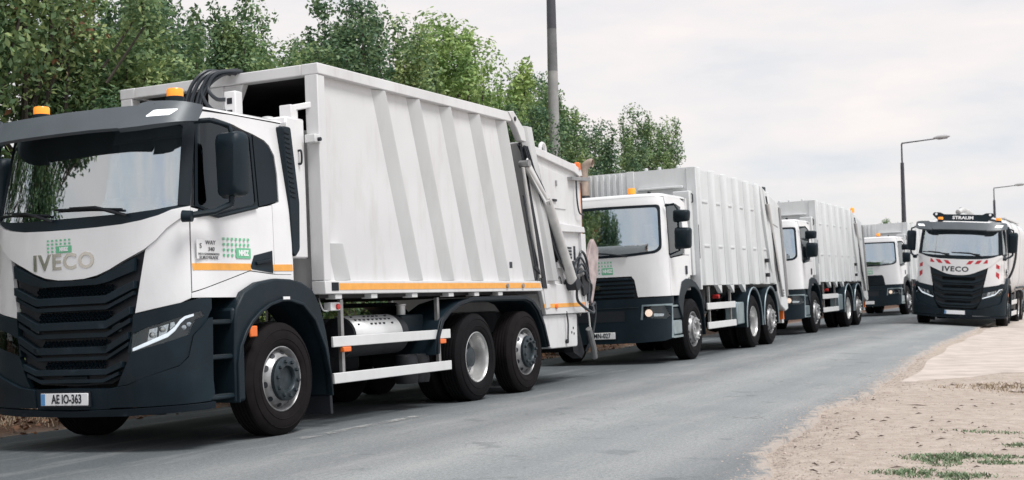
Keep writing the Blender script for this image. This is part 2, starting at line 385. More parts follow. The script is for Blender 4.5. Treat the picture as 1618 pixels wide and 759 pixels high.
    va = N.new('ShaderNodeVectorMath'); va.operation = 'SCALE'; va.inputs['Scale'].default_value = .35; L.new(nz.outputs['Color'], va.inputs[0])
    vb = N.new('ShaderNodeVectorMath'); L.new(at.outputs['Vector'], vb.inputs[0]); L.new(va.outputs[0], vb.inputs[1]); L.new(vb.outputs[0], vo.inputs[0])
    cr = ramp(vo.outputs['Distance'], [(0.0, (1, 1, 1)), (.03, (0, 0, 0))]); msk = ramp(noise(.5, 4, .6), [(.52, (0, 0, 0)), (.64, (.7, .7, .7))])
    x = N.new('ShaderNodeMix'); x.data_type = 'RGBA'; x.blend_type = 'MULTIPLY'; x.inputs[0].default_value = 1; L.new(cr, x.inputs[6]); L.new(msk, x.inputs[7])
    base = mixc(x.outputs[2], base, (.05, .055, .06))
    L.new(base, b.inputs['Base Color'])
    bp = N.new('ShaderNodeBump'); bp.inputs['Strength'].default_value = .5; bp.inputs['Distance'].default_value = .008; L.new(noise(120, 4, .7), bp.inputs['Height']); L.new(bp.outputs[0], b.inputs['Normal'])
    return m
def grid_mesh(name, lats, als, zf, attr=None):
    V, F = [], []; nl = len(lats(als[0]))
    C = []
    for a in als:
        for l in lats(a):
            x, y = world_xy(l, a); V.append((x, y, zf(l, a))); C.append((l, a, 0.))
    for i in range(len(als)-1):
        for j in range(nl-1): F.append((i*nl+j, i*nl+j+1, (i+1)*nl+j+1, (i+1)*nl+j))
    me = bpy.data.meshes.new(name); me.from_pydata(V, [], F); return me, C
rng = random.Random(5)
als = [-300, -150, -70, -30] + [-10+.5*i for i in range(130)] + [57, 62, 70, 80, 95, 120, 160, 220, 300, 420, 600, 900]
lts = [-700, -350, -150, -70, -40, -28, -22, -18] + [-15+.35*i for i in range(64)] + [9, 11, 14, 20, 35, 70, 150, 350, 700]
def gz(l, a):
    z = g(l, a)
    e = edge(a)
    if -10.9 < l < e+.05: z -= .05
    else: z += .02*math.sin(l*2.1+a*.7)*math.sin(a*1.7-l) * (1 if l > 0 else .5) - .018*math.exp(-((l-e)/.25)**2)
    if l < -11: z += .12*sm(-11, -13.5, l)*1.0
    return z
me, C = grid_mesh('ground', lambda a: lts, als, gz)
at = me.attributes.new('verge', 'FLOAT', 'POINT'); at.data.foreach_set('value', [1.-sm(-11.2, -10.4, c[0]) if c[1] < 200 else .3 for c in C])
MATS['dirt'] = ground_mat(); tag(finish(me, 'ground', 'dirt', None, 60), kind='structure')
ral = [-60, -40, -25, -15] + [-10+.12*i for i in range(560)] + [58, 62, 70, 80, 100, 130, 180, 260]
fr = [0, .02, .06, .15, .25, .35, .45, .5, .55, .65, .75, .82, .87, .91, .94, .965, .985, 1.]
def rl(a):
    l0, l1 = -10.6+.06*math.sin(a*1.9)+.04*math.sin(a*5.3), edge(a); out = [l0+(l1-l0)*t for t in fr]
    return [out[0]-.05]+out+[out[-1]+.05]
rz = {}
def road_z(l, a):
    l0, l1 = -10.6+.06*math.sin(a*1.9)+.04*math.sin(a*5.3), edge(a)
    return g(l, a)+.006 if l0-.01 < l < l1+.01 else g(l, a)-.07
me, C = grid_mesh('road', rl, ral, road_z)
at = me.attributes.new('roadco', 'FLOAT_VECTOR', 'POINT'); at.data.foreach_set('vector', [x for c in C for x in c])
at = me.attributes.new('edged', 'FLOAT', 'POINT'); at.data.foreach_set('value', [min(max((edge(c[1])-c[0])/.9, -.1), 1.) for c in C])
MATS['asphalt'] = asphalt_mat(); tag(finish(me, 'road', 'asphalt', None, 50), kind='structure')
# faded centre line dash
def fade_mat():
    m = mat('road_paint', (.42, .42, .41), .8, var=.2, scale=6); N, L = m.node_tree.nodes, m.node_tree.links; b = N['Principled BSDF']
    t = N.new('ShaderNodeTexCoord'); n = N.new('ShaderNodeTexNoise'); n.inputs['Scale'].default_value = 7; n.inputs['Detail'].default_value = 8; n.inputs['Roughness'].default_value = .75; L.new(t.outputs['Object'], n.inputs[0])
    r = N.new('ShaderNodeValToRGB'); r.color_ramp.elements[0].position = .42; r.color_ramp.elements[1].position = .62; r.color_ramp.elements[1].color = (.75, .75, .75, 1); L.new(n.outputs[0], r.inputs[0]); L.new(r.outputs[0], b.inputs['Alpha'])
fade_mat()
for a0, a1 in ((9.95, 12.25),):
    me, C = grid_mesh('lane_marking', lambda a: [-6.98, -6.91, -6.84], [a0+(a1-a0)*i/20 for i in range(21)], lambda l, a: g(l, a)+.011)
    tag(finish(me, 'lane_marking', 'road_paint'), kind='structure')
# pale concrete apron beyond the dirt
mat('apron', (.475, .415, .37), .9, var=.2, scale=2.2, bump=.5, bscale=18, streak=.35, streak_col=(.34, .28, .23))
def apl(a):
    l0 = lerp(a, [(18, -2.98), (19, -3.02), (24, -3.38), (29, -3.68), (40, -4.0), (70, -4.0)])+.04*math.sin(a*1.3); l1 = lerp(a, [(18.4, -2.9), (19.2, -2.3), (20.2, -1.9), (20.9, 2.8), (60, 4)]); l1 = max(l1, l0+.2)
    return [l0-.01]+[l0+(l1-l0)*t for t in (0, .2, .4, .6, .8, .97, 1)]+[l1+.02]
def apz(l, a):
    s_ = apl(a); return gz(min(l, 9), a)-.15 if (l <= s_[0]+.003 or l >= s_[-1]-.003 or a < 18.25) else max(g(l, a)+.012+.003*math.sin(a*.7+l*1.3), gz(l, a)+.012)
aal = [18.2, 18.3]+[18.5+.2*i for i in range(175)]
me, C = grid_mesh('concrete_apron', apl, aal, apz); tag(finish(me, 'concrete_apron', 'apron', None, 40), kind='structure')

# ------------------------------------------------------------------ wheels
TR = .525
_wm = {}
def wheel_meshes():
    gro = []
    for y in (-.085, -.125, -.165, -.205):
        gro += [(TR, y), (TR-.014, y-.003), (TR-.014, y-.013), (TR, y-.016)]
    ty = [(.295, -.04), (.315, -.014), (.35, -.004), (.40, 0), (.45, -.006), (.485, -.018), (.51, -.034), (TR, -.05)] + gro + [(TR, -.255), (.51, -.268), (.46, -.292), (.40, -.30), (.33, -.288), (.295, -.262)]
    _wm['tyre'] = MB().lathe(ty, ax=1, n=48, closed=True).mesh('tyre')
    _wm['bead'] = MB().lathe([(.368, -.003), (.374, .0025), (.380, -.003), (.374, -.009)], ax=1, n=48, closed=True).lathe([(.452, -.009), (.457, -.002), (.463, -.0125), (.457, -.015)], ax=1, n=48, closed=True).mesh('sidewall_ring')
    _wm['rim_f'] = MB().lathe([(.300, -.05), (.304, -.022), (.296, -.018), (.288, -.026), (.281, -.055), (.272, -.085), (.262, -.075), (.235, -.035), (.208, -.004), (.205, .002), (.10, .002), (.10, -.10), (.27, -.26), (.295, -.26)], ax=1, n=48, closed=True).mesh('rim_f')
    _wm['rim_d'] = MB().lathe([(.300, -.05), (.304, -.022), (.296, -.018), (.288, -.026), (.281, -.055), (.274, -.09), (.268, -.17), (.255, -.20), (.16, -.215), (.001, -.215), (.001, -.25), (.295, -.26)], ax=1, n=48, closed=True).mesh('rim_d')
    h = MB().lathe([(.207, -.01), (.205, .034), (.198, .040), (.122, .044), (.116, .038), (.112, .006), (.07, .004), (.0, .008)], ax=1, n=40)
    _wm['hub_f'] = h.mesh('hub_f')
    _wm['hub_d'] = MB().lathe([(.235, -.209), (.23, -.203), (.14, -.198), (.13, -.196), (.128, -.12), (.118, -.105), (.06, -.095), (0, -.093)], ax=1, n=28).mesh('hub_d')
    n = MB()
    for k in range(10):
        a = 2*math.pi*k/10; n.lathe([(.019, .036), (.018, .060), (.012, .068), (0, .068)], c=(.162*math.sin(a), 0, .162*math.cos(a)), ax=1, n=6)
    _wm['nuts_f'] = n.mesh('nuts_f')
    n = MB()
    for k in range(10):
        a = 2*math.pi*(k+.5)/10; n.lathe([(.017, -.214), (.016, -.185), (0, -.183)], c=(.185*math.sin(a), 0, .185*math.cos(a)), ax=1, n=6)
    _wm['nuts_d'] = n.mesh('nuts_d')
    n = MB()
    for k in range(10):
        a = 2*math.pi*(k+.5)/10; d = Vector((math.sin(a), 0, math.cos(a))); t = Vector((math.cos(a), 0, -math.sin(a)))
        c = d*.242+Vector((0, -.042, 0)); u = (d*.75+Vector((0, -.66, 0))).normalized(); w = t.cross(u).normalized()
        if w.y < 0: w = -w
        vs = [c+w*.004+u*.024*math.sin(b)+t*.030*math.cos(b) for b in [2*math.pi*i/14 for i in range(14)]]
        n.add(vs, [tuple(range(14))])
    _wm['holes'] = n.mesh('holes')
    for k in ('tyre', 'bead', 'rim_f', 'rim_d', 'hub_f', 'hub_d'):
        me = _wm[k]; me.polygons.foreach_set('use_smooth', [True]*len(me.polygons)); me.set_sharp_from_angle(angle=R(38))
wheel_meshes()
def mesh_obj(name, me, material, parent):
    o = bpy.data.objects.new(name, me); col.objects.link(o); o.parent = parent
    if not me.materials: me.materials.append(None)
    o.material_slots[0].link = 'OBJECT'; o.material_slots[0].material = M(material); return o
def wheel(root, x, y, kind, side=1, hub='hub_grey', tyre='tyre', rim='rim_silver', nuts='hub_grey'):
    w = mesh_obj('wheel', _wm['rim_d' if kind == 'dual' else 'rim_f'], rim, root)
    w.location = (x, side*y, TR); w.rotation_euler = (0, random.Random(x*7+side).uniform(0, 6), 0 if side > 0 else math.pi)
    mesh_obj('tyre', _wm['tyre'], tyre, w); mesh_obj('sidewall_ring', _wm['bead'], tyre, w)
    if kind == 'dual':
        mesh_obj('hub', _wm['hub_d'], 'hub_grey', w); mesh_obj('wheel_nuts', _wm['nuts_d'], 'steel', w)
        t = mesh_obj('tyre', _wm['tyre'], tyre, w); t.location = (0, -.34, 0)
    else:
        mesh_obj('hub', _wm['hub_f'], hub, w); mesh_obj('wheel_nuts', _wm['nuts_f'], nuts, w); mesh_obj('hand_holes', _wm['holes'], 'black', w)
    return w
def beacon(root, x, y, z, r=.072, h=.085, base='plastic'):
    b = MB().lathe([(r*1.12, z-.03), (r*1.12, z+.012), (r*.95, z+.018)], c=(x, y, 0), n=20).build('beacon', base, root, 40)
    MB().lathe([(r, z+.015), (r, z+h*.85), (r*.9, z+h), (0, z+h+.004)], c=(x, y, 0), n=24).build('amber_lens', 'amber', b, 40)
    return b
def logo(parent, name, P, wd, ht, cols=7, skip=True, size=None):
    """dot-grid badge with a green name box at its lower right; P(a, b) maps a in 0..wd, b in 0..ht to a point and gives (point, X, Y)"""
    m = MB(); o, X, Yv = P; X, Yv, o = Vector(X), Vector(Yv), Vector(o); nz = X.cross(Yv)
    c = wd/cols; s = c*.42; rows = 4; rh = ht/rows
    for i in range(cols):
        for j in range(rows):
            if j >= 2 and i >= cols-4+.5: continue
            p = o + X*(c*(i+.5)) + Yv*(ht-rh*(j+.5)); h = min(s*1.2, rh*.5)
            vs = [p+X*a*s/2+Yv*b*h/2+nz*t for t in (.0, .002) for a, b in ((-1, -1), (1, -1), (1, 1), (-1, 1))]
            m.add(vs, [(0, 3, 2, 1), (4, 5, 6, 7), (0, 1, 5, 4), (1, 2, 6, 5), (2, 3, 7, 6), (3, 0, 4, 7)])
    d = m.build(name, 'green', parent)
    p0 = o+X*(c*(cols-3.6)); vs = [p0+X*a+Yv*b+nz*t for t in (0, .0025) for a, b in ((0, 0), (c*3.6, 0), (c*3.6, rh*1.9), (0, rh*1.9))]
    MB().add(vs, [(0, 3, 2, 1), (4, 5, 6, 7), (0, 1, 5, 4), (1, 2, 6, 5), (2, 3, 7, 6), (3, 0, 4, 7)]).build('name_box', 'green', d)
    text('badge_letters', 'NHSZ', rh*1.35, 'plate_white', d, p0+X*c*1.8+Yv*rh*.95+nz*.004, X, Yv, .001, .82, bold=.004)
    return d
def number_plate(root, x, y0, y1, z0, z1, chars, blue=True, tilt=0.):
    w = y1-y0
    p = MB().box(x-.008, x, y0, y1, z0, z1).build('number_plate', 'plate_white', root, bevel=.004)
    MB().box(x-.03, x-.0085, y0-.012, y1+.012, z0-.012, z1+.012).build('plate_holder', 'black', p)
    if blue: MB().box(x, x+.002, y0+.003, y0+w*.095, z0+.003, z1-.003).build('country_band', 'plate_blue', p)
    if chars:
        off = .055 if blue else 0
        text('plate_characters', chars, (z1-z0)*1.02, 'ink', p, (x+.003, (y0+y1)/2+w*off, (z0+z1)/2), FX, FY, .001, .73 if blue else .8, bold=.0025)
    return p

# ------------------------------------------------------------------ cab with tall dark grille (lead truck and tanker)
CAB = Hull([(1.2, 1.17), (2.1, 1.15), (2.9, 1.08)], [(1.2, 1.40), (2.05, 1.38), (2.8, 1.24), (3, 1.2)], .45, 3.0)
BMP = Hull([(0, 1.24), (1.3, 1.24), (1.4, 1.2)], [(.3, 1.40), (.6, 1.44), (1.3, 1.42)], .48, 2.8, 1.0)
VIS = Hull([(2.7, 1.235), (3, 1.20)], [(2.7, 1.62), (2.97, 1.42), (3.02, 1.36)], .46, 3.2, 2.85)
def tall_grille_cab(root, plate='AE IO-363', tanker=False):
    F, D, bF, bD, vF, vD = CAB.F, CAB.D, BMP.F, BMP.D, VIS.F, VIS.D
    both = lambda nm, h, poly, off, th, m, holes=(), **k: (panel(nm, h, poly, off, th, m, root, holes=holes, **k), panel(nm, h, mir(poly), off, th, m, root, holes=[mir(x) for x in holes], **k))
    sym = lambda half: half + [(-q, z) for q, z in half[::-1] if abs(q) > 1e-6]
    # glass and its surround
    gb = [F(0, 2.05), F(.3, 2.05), F(.6, 2.052), F(.85, 2.07), F(1.035, 2.10)]; gt = [F(.995, 2.80), F(.9, 2.86), F(.5, 2.875), F(0, 2.88)]
    panel('windscreen', CAB, sym(gb+gt[:-1]+[gt[-1]]), -.012, .008, 'glass', root)
    ct = [F(1.105, 2.088), F(1.0, 2.06), F(.9, 2.018), F(.75, 1.983), F(.56, 1.960), F(.3, 1.950), F(0, 1.947)]
    half = [F(0, 2.047)]+[F(.3, 2.047), F(.6, 2.049), F(.85, 2.067), F(1.04, 2.098)]+ct
    panel('windscreen_cowl', CAB, sym(half), -.004, .03, 'plastic', root)
    both('windscreen_pillar', CAB, [F(1.038, 2.10), D(1.135, 2.09), D(.965, 2.855), D(.93, 2.93), F(.93, 2.93), F(.90, 2.865), F(.998, 2.802)], .004, .05, 'plastic_gloss')
    panel('roof_header', CAB, sym([F(0, 2.882), F(.5, 2.877), F(.9, 2.862), F(.925, 2.95), F(0, 2.96)]), .0, .05, 'black', root)
    # white front: hood between the windscreen and the grille, corner panels beside the grille
    hood = [F(0, 1.943)]+[F(.3, 1.946), F(.56, 1.956), F(.75, 1.979), F(.9, 2.014), F(1.0, 2.056), D(1.138, 2.086), D(1.146, 2.04), F(1.06, 1.985), F(.97, 1.905), F(.88, 1.805), F(.775, 1.728), F(.67, 1.680), F(.563, 1.634), F(.43, 1.572), F(.298, 1.528), F(.15, 1.504), F(0, 1.500)]
    h = panel('hood', CAB, sym(hood), .022, .05, 'cab_white', root, bevel=.006)
    both('corner_panel', CAB, [F(.779, 1.724), F(.86, 1.80), F(.95, 1.905), F(1.04, 1.99), D(1.150, 2.045), D(1.168, 1.294), F(1.06, 1.255), F(.9, 1.222), F(.676, 1.182)], .006, .04, 'cab_white', bevel=.005)
    # doors, windows, sides
    both('door', CAB, [D(1.132, 2.078), D(.99, 2.045), D(.83, 2.008), D(.5, 2.065), D(.2, 2.118), D(-.006, 2.152), D(.006, 1.505), D(.384, 1.535), D(.7, 1.458), D(1.158, 1.347)], .0, .04, 'cab_white', bevel=.003)
    both('lower_panel', CAB, [D(1.162, 1.337), D(.7, 1.449), D(.384, 1.526), D(.0, 1.497), D(-.29, 1.497), D(-.29, 1.45), D(.1, 1.42), D(.47, 1.292), D(1.162, 1.296)], -.003, .04, 'cab_white')
    both('side_window', CAB, rounded([D(1.075, 2.098), D(.83, 2.030), D(.215, 2.140), D(.20, 2.795), D(.74, 2.880), D(.955, 2.845)], .03), -.012, .006, 'glass_dark')
    both('window_surround', CAB, [D(1.09, 2.092), D(.83, 2.018), D(.205, 2.128), D(.19, 2.805), D(.74, 2.895), D(.965, 2.857)], -.004, .02, 'plastic_gloss', holes=[rounded([D(1.06, 2.105), D(.83, 2.046), D(.235, 2.150), D(.222, 2.785), D(.74, 2.864), D(.945, 2.832)], .04)])
    both('quarter_panel', CAB, [D(.188, 2.131), D(-.118, 2.194), D(-.135, 2.45), D(-.121, 2.63), D(-.06, 2.715), D(.009, 2.757), D(.173, 2.802)], -.003, .02, 'plastic_gloss')
    both('upper_side', CAB, [D(.955, 2.868), D(.74, 2.905), D(.45, 2.872), D(.18, 2.816), D(.0, 2.770), D(-.07, 2.727), D(-.135, 2.637), D(-.15, 2.45), D(-.132, 2.188), D(-.014, 2.160), D(-.002, 1.502), D(-.29, 1.502), D(-.30, 2.0), D(-.34, 2.955), D(.5, 2.958), D(.93, 2.945)], -.001, .04, 'cab_white')
    both('gutter', CAB, [D(.94, 2.950), D(.5, 2.962), D(-.33, 2.959), D(-.33, 2.971), D(.5, 2.974), D(.94, 2.962)], -.012, .03, 'black')
    for s in (1, -1):
        hd = panel('door_handle', CAB, [(s*q, z) for q, z in [D(.315, 1.672), D(.03, 1.722), D(.032, 1.512), D(.348, 1.545), D(.375, 1.565)]][::s], .004, .02, 'plastic', root)
        MB().bar((.30, s*1.175, 1.60), (.06, s*1.175, 1.63), .02, .035).build('grip', 'plastic_gloss', hd, bevel=.008)
        for x0, x1 in ((1.148, .372), (.03, -.285)):
            p = [D(x0, 1.592), D(x1, 1.597), D(x1 - .004, 1.535), D(x0 - .004, 1.532)]
            panel('orange_stripe', CAB, [(s*q, z) for q, z in p][::s], .0035, .004, 'orange_tape' if not tanker else 'cab_white', root)
    # roof shell
    m = MB(); rings = []
    qs = [CAB.D(-.34, 2.95)[0]*(1-2*i/60) for i in range(61)]
    for z, k, dz in ((2.968, 1., 0), (2.985, .985, .0), (3.005, .94, 0), (3.018, .8, 0), (3.022, .4, 0), (3.024, .0, 0)):
        rings.append([Vector(((CAB.base(q, 2.95).x-.4)*k+.4, CAB.base(q, 2.95).y*k, z)) for q in qs])
    for rg in rings: m.v += [tuple(p) for p in rg]
    for i in range(len(rings)-1):
        for k in range(60): m.f.append((i*61+k, i*61+k+1, (i+1)*61+k+1, (i+1)*61+k))
        m.f.append((i*61+60, i*61, (i+1)*61, (i+1)*61+60))
    m.build('roof', 'cab_white', root, 40)
    MB().box(-.33, -.29, -1.14, 1.14, 1.3, 2.97).build('rear_wall', 'cab_white', root)
    # sun visor
    vis = panel('sun_visor', VIS, [vF(-.70, 2.765), vF(-.4, 2.772), vF(0, 2.775), vF(.4, 2.774), vF(.70, 2.765), vF(.73, 2.79), vF(.80, 2.972), vF(0, 2.985), vF(-.80, 2.972), vF(-.73, 2.79)], 0, .035, 'visor_grey', root, bevel=.006)
    for s in (1, -1):
        p = [vF(.715, 2.745), vF(.9, 2.752), vF(1.08, 2.770), vD(1.15, 2.815), vD(1.08, 2.90), vD(1.05, 2.965), vF(1.05, 2.985), vF(.86, 2.990), vF(.80, 2.972), vF(.735, 2.79)]
        ve = panel('visor_end', VIS, [(s*q, z) for q, z in p][::s], .016, .05, 'visor_grey', root, bevel=.006)
        p = rounded([vF(.92, 2.838), vF(1.10, 2.846), vF(1.135, 2.905), vF(.965, 2.898)], .015)
        panel('marker_lamp', VIS, [(s*q, z) for q, z in p][::s], .019, .01, 'drl', ve)
    MB().box(1.0, 1.36, -.95, .95, 2.945, 2.975).build('visor_bracket', 'plastic', root, bevel=.01)
    beacon(root, 1.15, -.555, 3.035); beacon(root, 1.15, .995, 3.035)
    # grille
    gw = lambda z: lerp(z, [(.56, .40), (.65, .535), (.83, .630), (1.17, .662), (1.71, .765)])
    go = sym([bF(0, 1.492), bF(.15, 1.496), bF(.298, 1.520), bF(.43, 1.564), bF(.563, 1.626), bF(.67, 1.672), bF(.766, 1.716), bF(.715, 1.45), bF(.666, 1.176), bF(.648, 1.0), bF(.632, .834), bF(.537, .653), bF(.408, .578), bF(0, .560)])
    gr = panel('grille', BMP, go, -.055, .02, 'black', root)
    for zc, t, off, th in ((1.468, .022, .012, .05), (1.315, .034, .020, .07), (1.245, .018, .006, .05), (1.095, .034, .020, .07), (1.010, .020, .006, .05), (.880, .030, .020, .07), (.810, .016, .006, .05), (.690, .026, .020, .07), (.615, .016, .008, .05)):
        rise = .115 if zc > .7 else .06; e = gw(zc+rise*.6)-.012; b = min(.40, e-.16)
        top = [bF(0, zc+t), bF(b, zc+t), bF(e, zc+t+rise)]; bot = [bF(e, zc-t+rise), bF(b, zc-t), bF(0, zc-t)]
        if zc > 1.4: top = [bF(0, zc+t), bF(.30, zc+t+.012), bF(.43, zc+t+.06), bF(.70, zc+t+.17)]; bot = [bF(.69, zc-t+.10), bF(.43, zc-t+.02), bF(.30, zc-t), bF(0, zc-t)]
        panel('slat', BMP, sym(top+bot), off, th, 'plastic', gr, bevel=.006)
    for z0, z1, w in ((1.352, 1.440, .44), (1.130, 1.212, .42), (.908, .965, .37), (.722, .780, .34)):
        mm = MB(); n = int(w*2/.042); hh = z1-z0
        for i in range(n):
            y = -w+(i+.5)*2*w/n
            rows = 2 if hh > .07 else 1
            for j in range(rows*2):
                zz = z0+hh*(j+.5)/(rows*2); yy = y+(.5*2*w/n if j % 2 else 0)
                if yy > w: continue
                x = BMP.map(*bF(yy, zz)).x-.03; a, b2 = w/n*.92, hh/rows/2*.85
                mm.add([(x, yy-a, zz), (x, yy, zz+b2), (x, yy+a, zz), (x, yy, zz-b2), (x-.022, yy-a*.55, zz), (x-.022, yy, zz+b2*.55), (x-.022, yy+a*.55, zz), (x-.022, yy, zz-b2*.55)], [(0, 1, 5, 4), (1, 2, 6, 5), (2, 3, 7, 6), (3, 0, 4, 7)])
        mm.build('grille_mesh', 'plastic', gr)
    for s in (1, -1):   # recessed boxes between the lower slats
        MB().box(1.352, 1.385, s*.47-.05, s*.47+.05, 1.03, 1.11).build('slat_block', 'visor_grey' if not tanker else 'plastic', gr, bevel=.01)
    MB().box(1.37, 1.405, -.13, .15, .585, .66).build('tow_cover', 'plastic', gr, bevel=.01)
    # bumper: upper piece with the headlight opening, lower corner piece, centre, lip
    hl = [bF(.612, .842), bF(.652, 1.014), bF(.785, 1.052), bF(1.0, 1.110), bF(1.159, 1.158), bD(1.142, 1.182), bD(1.118, 1.135), bF(1.172, 1.105), bF(1.128, .980), bF(.95, .92)]
    hl = [hl[0], hl[9]] + [hl[8], hl[7], hl[6], hl[5], hl[4], hl[3], hl[2], hl[1]]
    up = [bF(.672, 1.172), bF(.9, 1.213), bF(1.07, 1.252), bD(1.13, 1.29), bD(1.04, 1.285), bD(1.04, 1.20), bD(1.10, 1.10), bF(1.156, .974), bF(1.13, .80), bF(1.07, .725), bF(.85, .655), bF(.60, .575), bF(.50, .56), bF(.545, .645), bF(.638, .83), bF(.654, 1.0)]
    lo = [bD(1.098, 1.105), bF(1.158, .968), bF(1.132, .793), bF(1.072, .718), bF(.85, .648), bF(.60, .568), bF(.42, .545), bF(.42, .385), bF(.78, .388), bF(1.1, .400), bD(1.10, .41), bD(1.062, .47), bD(1.062, 1.12)]
    for s in (1, -1):
        ms = lambda p: [(s*q, z) for q, z in p][::s]
        panel('bumper_upper', BMP, ms(up), .0, .05, 'plastic', root, holes=[ms(hl)], bevel=.006)
        panel('bumper_corner', BMP, ms(lo), .035, .07, 'plastic', root, bevel=.012)
        hp = panel('headlight', BMP, ms(hl), -.075, .01, 'black', root)
        panel('lens', BMP, ms(hl), -.004, .004, 'lens', hp)
        for rp_ in ([bF(.78, .94), bF(.865, .965), bF(.875, 1.055), bF(.80, 1.04)], [bF(.885, .972), bF(.955, .995), bF(.975, 1.082), bF(.895, 1.06)], [bF(.985, 1.03), bF(1.03, 1.07), bF(1.02, 1.098), bF(.99, 1.09)]):
            panel('reflector', BMP, ms(rp_), -.045, .02, 'reflector', hp)
        for yy, zz in ((.83, .99), (.92, 1.035)):
            q, z = bF(yy, zz); p = BMP.map(s*q, z, -.03); n = (BMP.map(s*q, z, 0)-p).normalized()
            MB().tube([p-n*.03, p+n*.006, p+n*.014], [.026, .024, .005], 14).build('projector', 'chrome', hp, 40)
        strip = [bF(.655, .872), bF(.80, .922), bF(.97, .985), bF(1.03, 1.035), bF(1.075, 1.098), bF(1.11, 1.13), bF(1.165, 1.148)]
        wv = [.012, .015, .017, .018, .016, .013, .010]
        panel('daylight_strip', BMP, ms([(q, z-w) for (q, z), w in zip(strip, wv)] + [(q, z+w) for (q, z), w in list(zip(strip, wv))[::-1]]), -.012, .02, 'drl', hp)
        for xx, zz in ((1.2, 1.075), (1.17, 1.10)):
            q, z = bF(1.10 if xx > 1.19 else 1.135, zz-.03); p = BMP.map(s*q, z, -.03); n = (BMP.map(s*q, z, 0)-p).normalized()
            MB().tube([p-n*.02, p+n*.004, p+n*.01], [.022, .02, .004], 10).build('turn_lamp', 'reflector', hp, 40)
    panel('bumper_centre', BMP, sym([bF(0, .552), bF(.415, .545), bF(.415, .372), bF(0, .365)]), .02, .05, 'plastic', root, bevel=.008)
    panel('bumper_lip', BMP, sym([bF(0, .357), bF(.6, .372), bF(1.1, .392), bD(1.06, .40), bD(1.06, .345), bF(1.1, .335), bF(.6, .312), bF(0, .305)]), .045, .06, 'plastic_gloss', root, bevel=.01)
    number_plate(root, BMP.map(0, .46).x+.05, -.330, .215, .405, .512, plate)
    # letters on the hood
    xx = CAB.map(0, 1.66).x+.026
    ch = text('maker_letters', 'IVECO', .195, 'chrome' if not tanker else 'ink', root, (xx-.012, -.085, 1.66), FX, FY, .012, 1.18, bold=.005, spacing=1.12)
    logo(root, 'badge_dots', ((xx-.004, -.285, 1.745), FX, FY), .30, .13, cols=6) if not tanker else None
    # wipers
    for y0, y1, z1 in ((.62, -.02, 2.135), (-.20, -.84, 2.145)):
        q0, q1 = F(y0, 2.03), F(y1, z1); a, b = CAB.map(*q0, .03), CAB.map(*q1, .022); mid = CAB.map(*F((y0+y1)/2, 2.115), .05)
        w = MB().tube([a, mid, b], [.014, .011, .007], 6).build('wiper', 'black', root, 40)
        MB().tube([CAB.map(*F(y0-.06, 2.085), .012), CAB.map(*F((y0+y1)/2-.1, 2.115), .012), CAB.map(*F(y1-.18, 2.13), .012)], .011, 5).build('wiper_blade', 'black', w)
    # mirrors with their arms
    for s in (1, -1):
        hsg = rounded([(1.26, 2.15), (1.485, 2.17), (1.50, 2.68), (1.47, 2.735), (1.27, 2.735), (1.245, 2.68)], .05)
        mm = MB(); n = len(hsg)
        for k, (xo, sc) in enumerate(((.79, .97), (.82, 1.), (.89, 1.), (.95, .93), (.975, .75))):
            mm.v += [(xo, s*(1.375+(y-1.375)*sc), 2.45+(z-2.45)*sc) for y, z in hsg]
        for k in range(4): mm.f += [(k*n+i, k*n+(i+1) % n, (k+1)*n+(i+1) % n, (k+1)*n+i) for i in range(n)]
        mm.f += [tuple(range(n)), tuple(range(5*n-1, 4*n-1, -1))]
        mo = mm.build('wing_mirror', 'plastic', root, 45)
        MB().prism([(s*(1.375+(y-1.375)*.9), 2.45+(z-2.45)*.92) for y, z in hsg], 0, .782, .789).build('mirror_glass', 'chrome', mo)
        MB().tube([(1.08, s*1.13, 2.83), (1.0, s*1.24, 2.84), (.90, s*1.37, 2.79), (.88, s*1.38, 2.71)], .022, 8).build('mirror_arm', 'plastic', mo, 40)
        MB().tube([(1.30, s*1.16, 1.99), (1.27, s*1.24, 1.985)], [.052, .048], 14).build('mirror_foot', 'plastic', mo, 40)
        MB().tube([(1.26, s*1.20, 1.995), (1.05, s*1.30, 2.03), (.90, s*1.37, 2.10), (.89, s*1.375, 2.18)], .028, 8).build('mirror_arm', 'plastic', mo, 40)
        MB().tube([(1.09, s*1.165, 2.045), (.83, s*1.172, 2.008), (.25, s*1.165, 2.120)], .016, 8).build('sill_trim', 'plastic', mo, 40)
    # interior
    it = MB().box(.75, 1.12, -1.0, 1.0, 1.75, 2.02).build('dashboard', 'seat', root, bevel=.05)
    for y in (.52, -.52):
        MB().box(-.05, .45, y-.25, y+.25, 1.55, 1.75).box(-.17, .03, y-.25, y+.25, 1.6, 2.35).box(-.15, .0, y-.14, y+.14, 2.36, 2.58).build('seat', 'seat', root, bevel=.05)
    MB().tube([(.62+.06*math.cos(t), .52+.22*math.sin(t), 2.0+.21*math.cos(t)) for t in [2*math.pi*i/24 for i in range(25)]], .018, 6).build('steering_wheel', 'black', root, 40)
    MB().box(-.28, 1.05, -1.05, 1.05, 1.38, 1.42).build('cab_floor', 'black', root)
    MB().box(-.27, -.255, -1.1, 1.1, 1.42, 2.94).build('interior_lining', 'lining', root)
    MB().prism([(1.16, 2.12), (.92, 2.09), (.92, 2.075), (1.16, 2.105)], 1, .42, .70).build('papers', 'paper', root); MB().prism([(1.10, 2.13), (.92, 2.14), (.92, 2.13), (1.10, 2.12)], 1, .74, .92).build('papers', 'paper', root)
    c = MB()
    for k in range(9): c.tube([(.98-.02*k, 1.0-.006*(k % 2), 2.8), (1.0-.02*k, 1.0, 2.1)], .016, 5)
    c.build('curtain', 'curtain', root, 40)
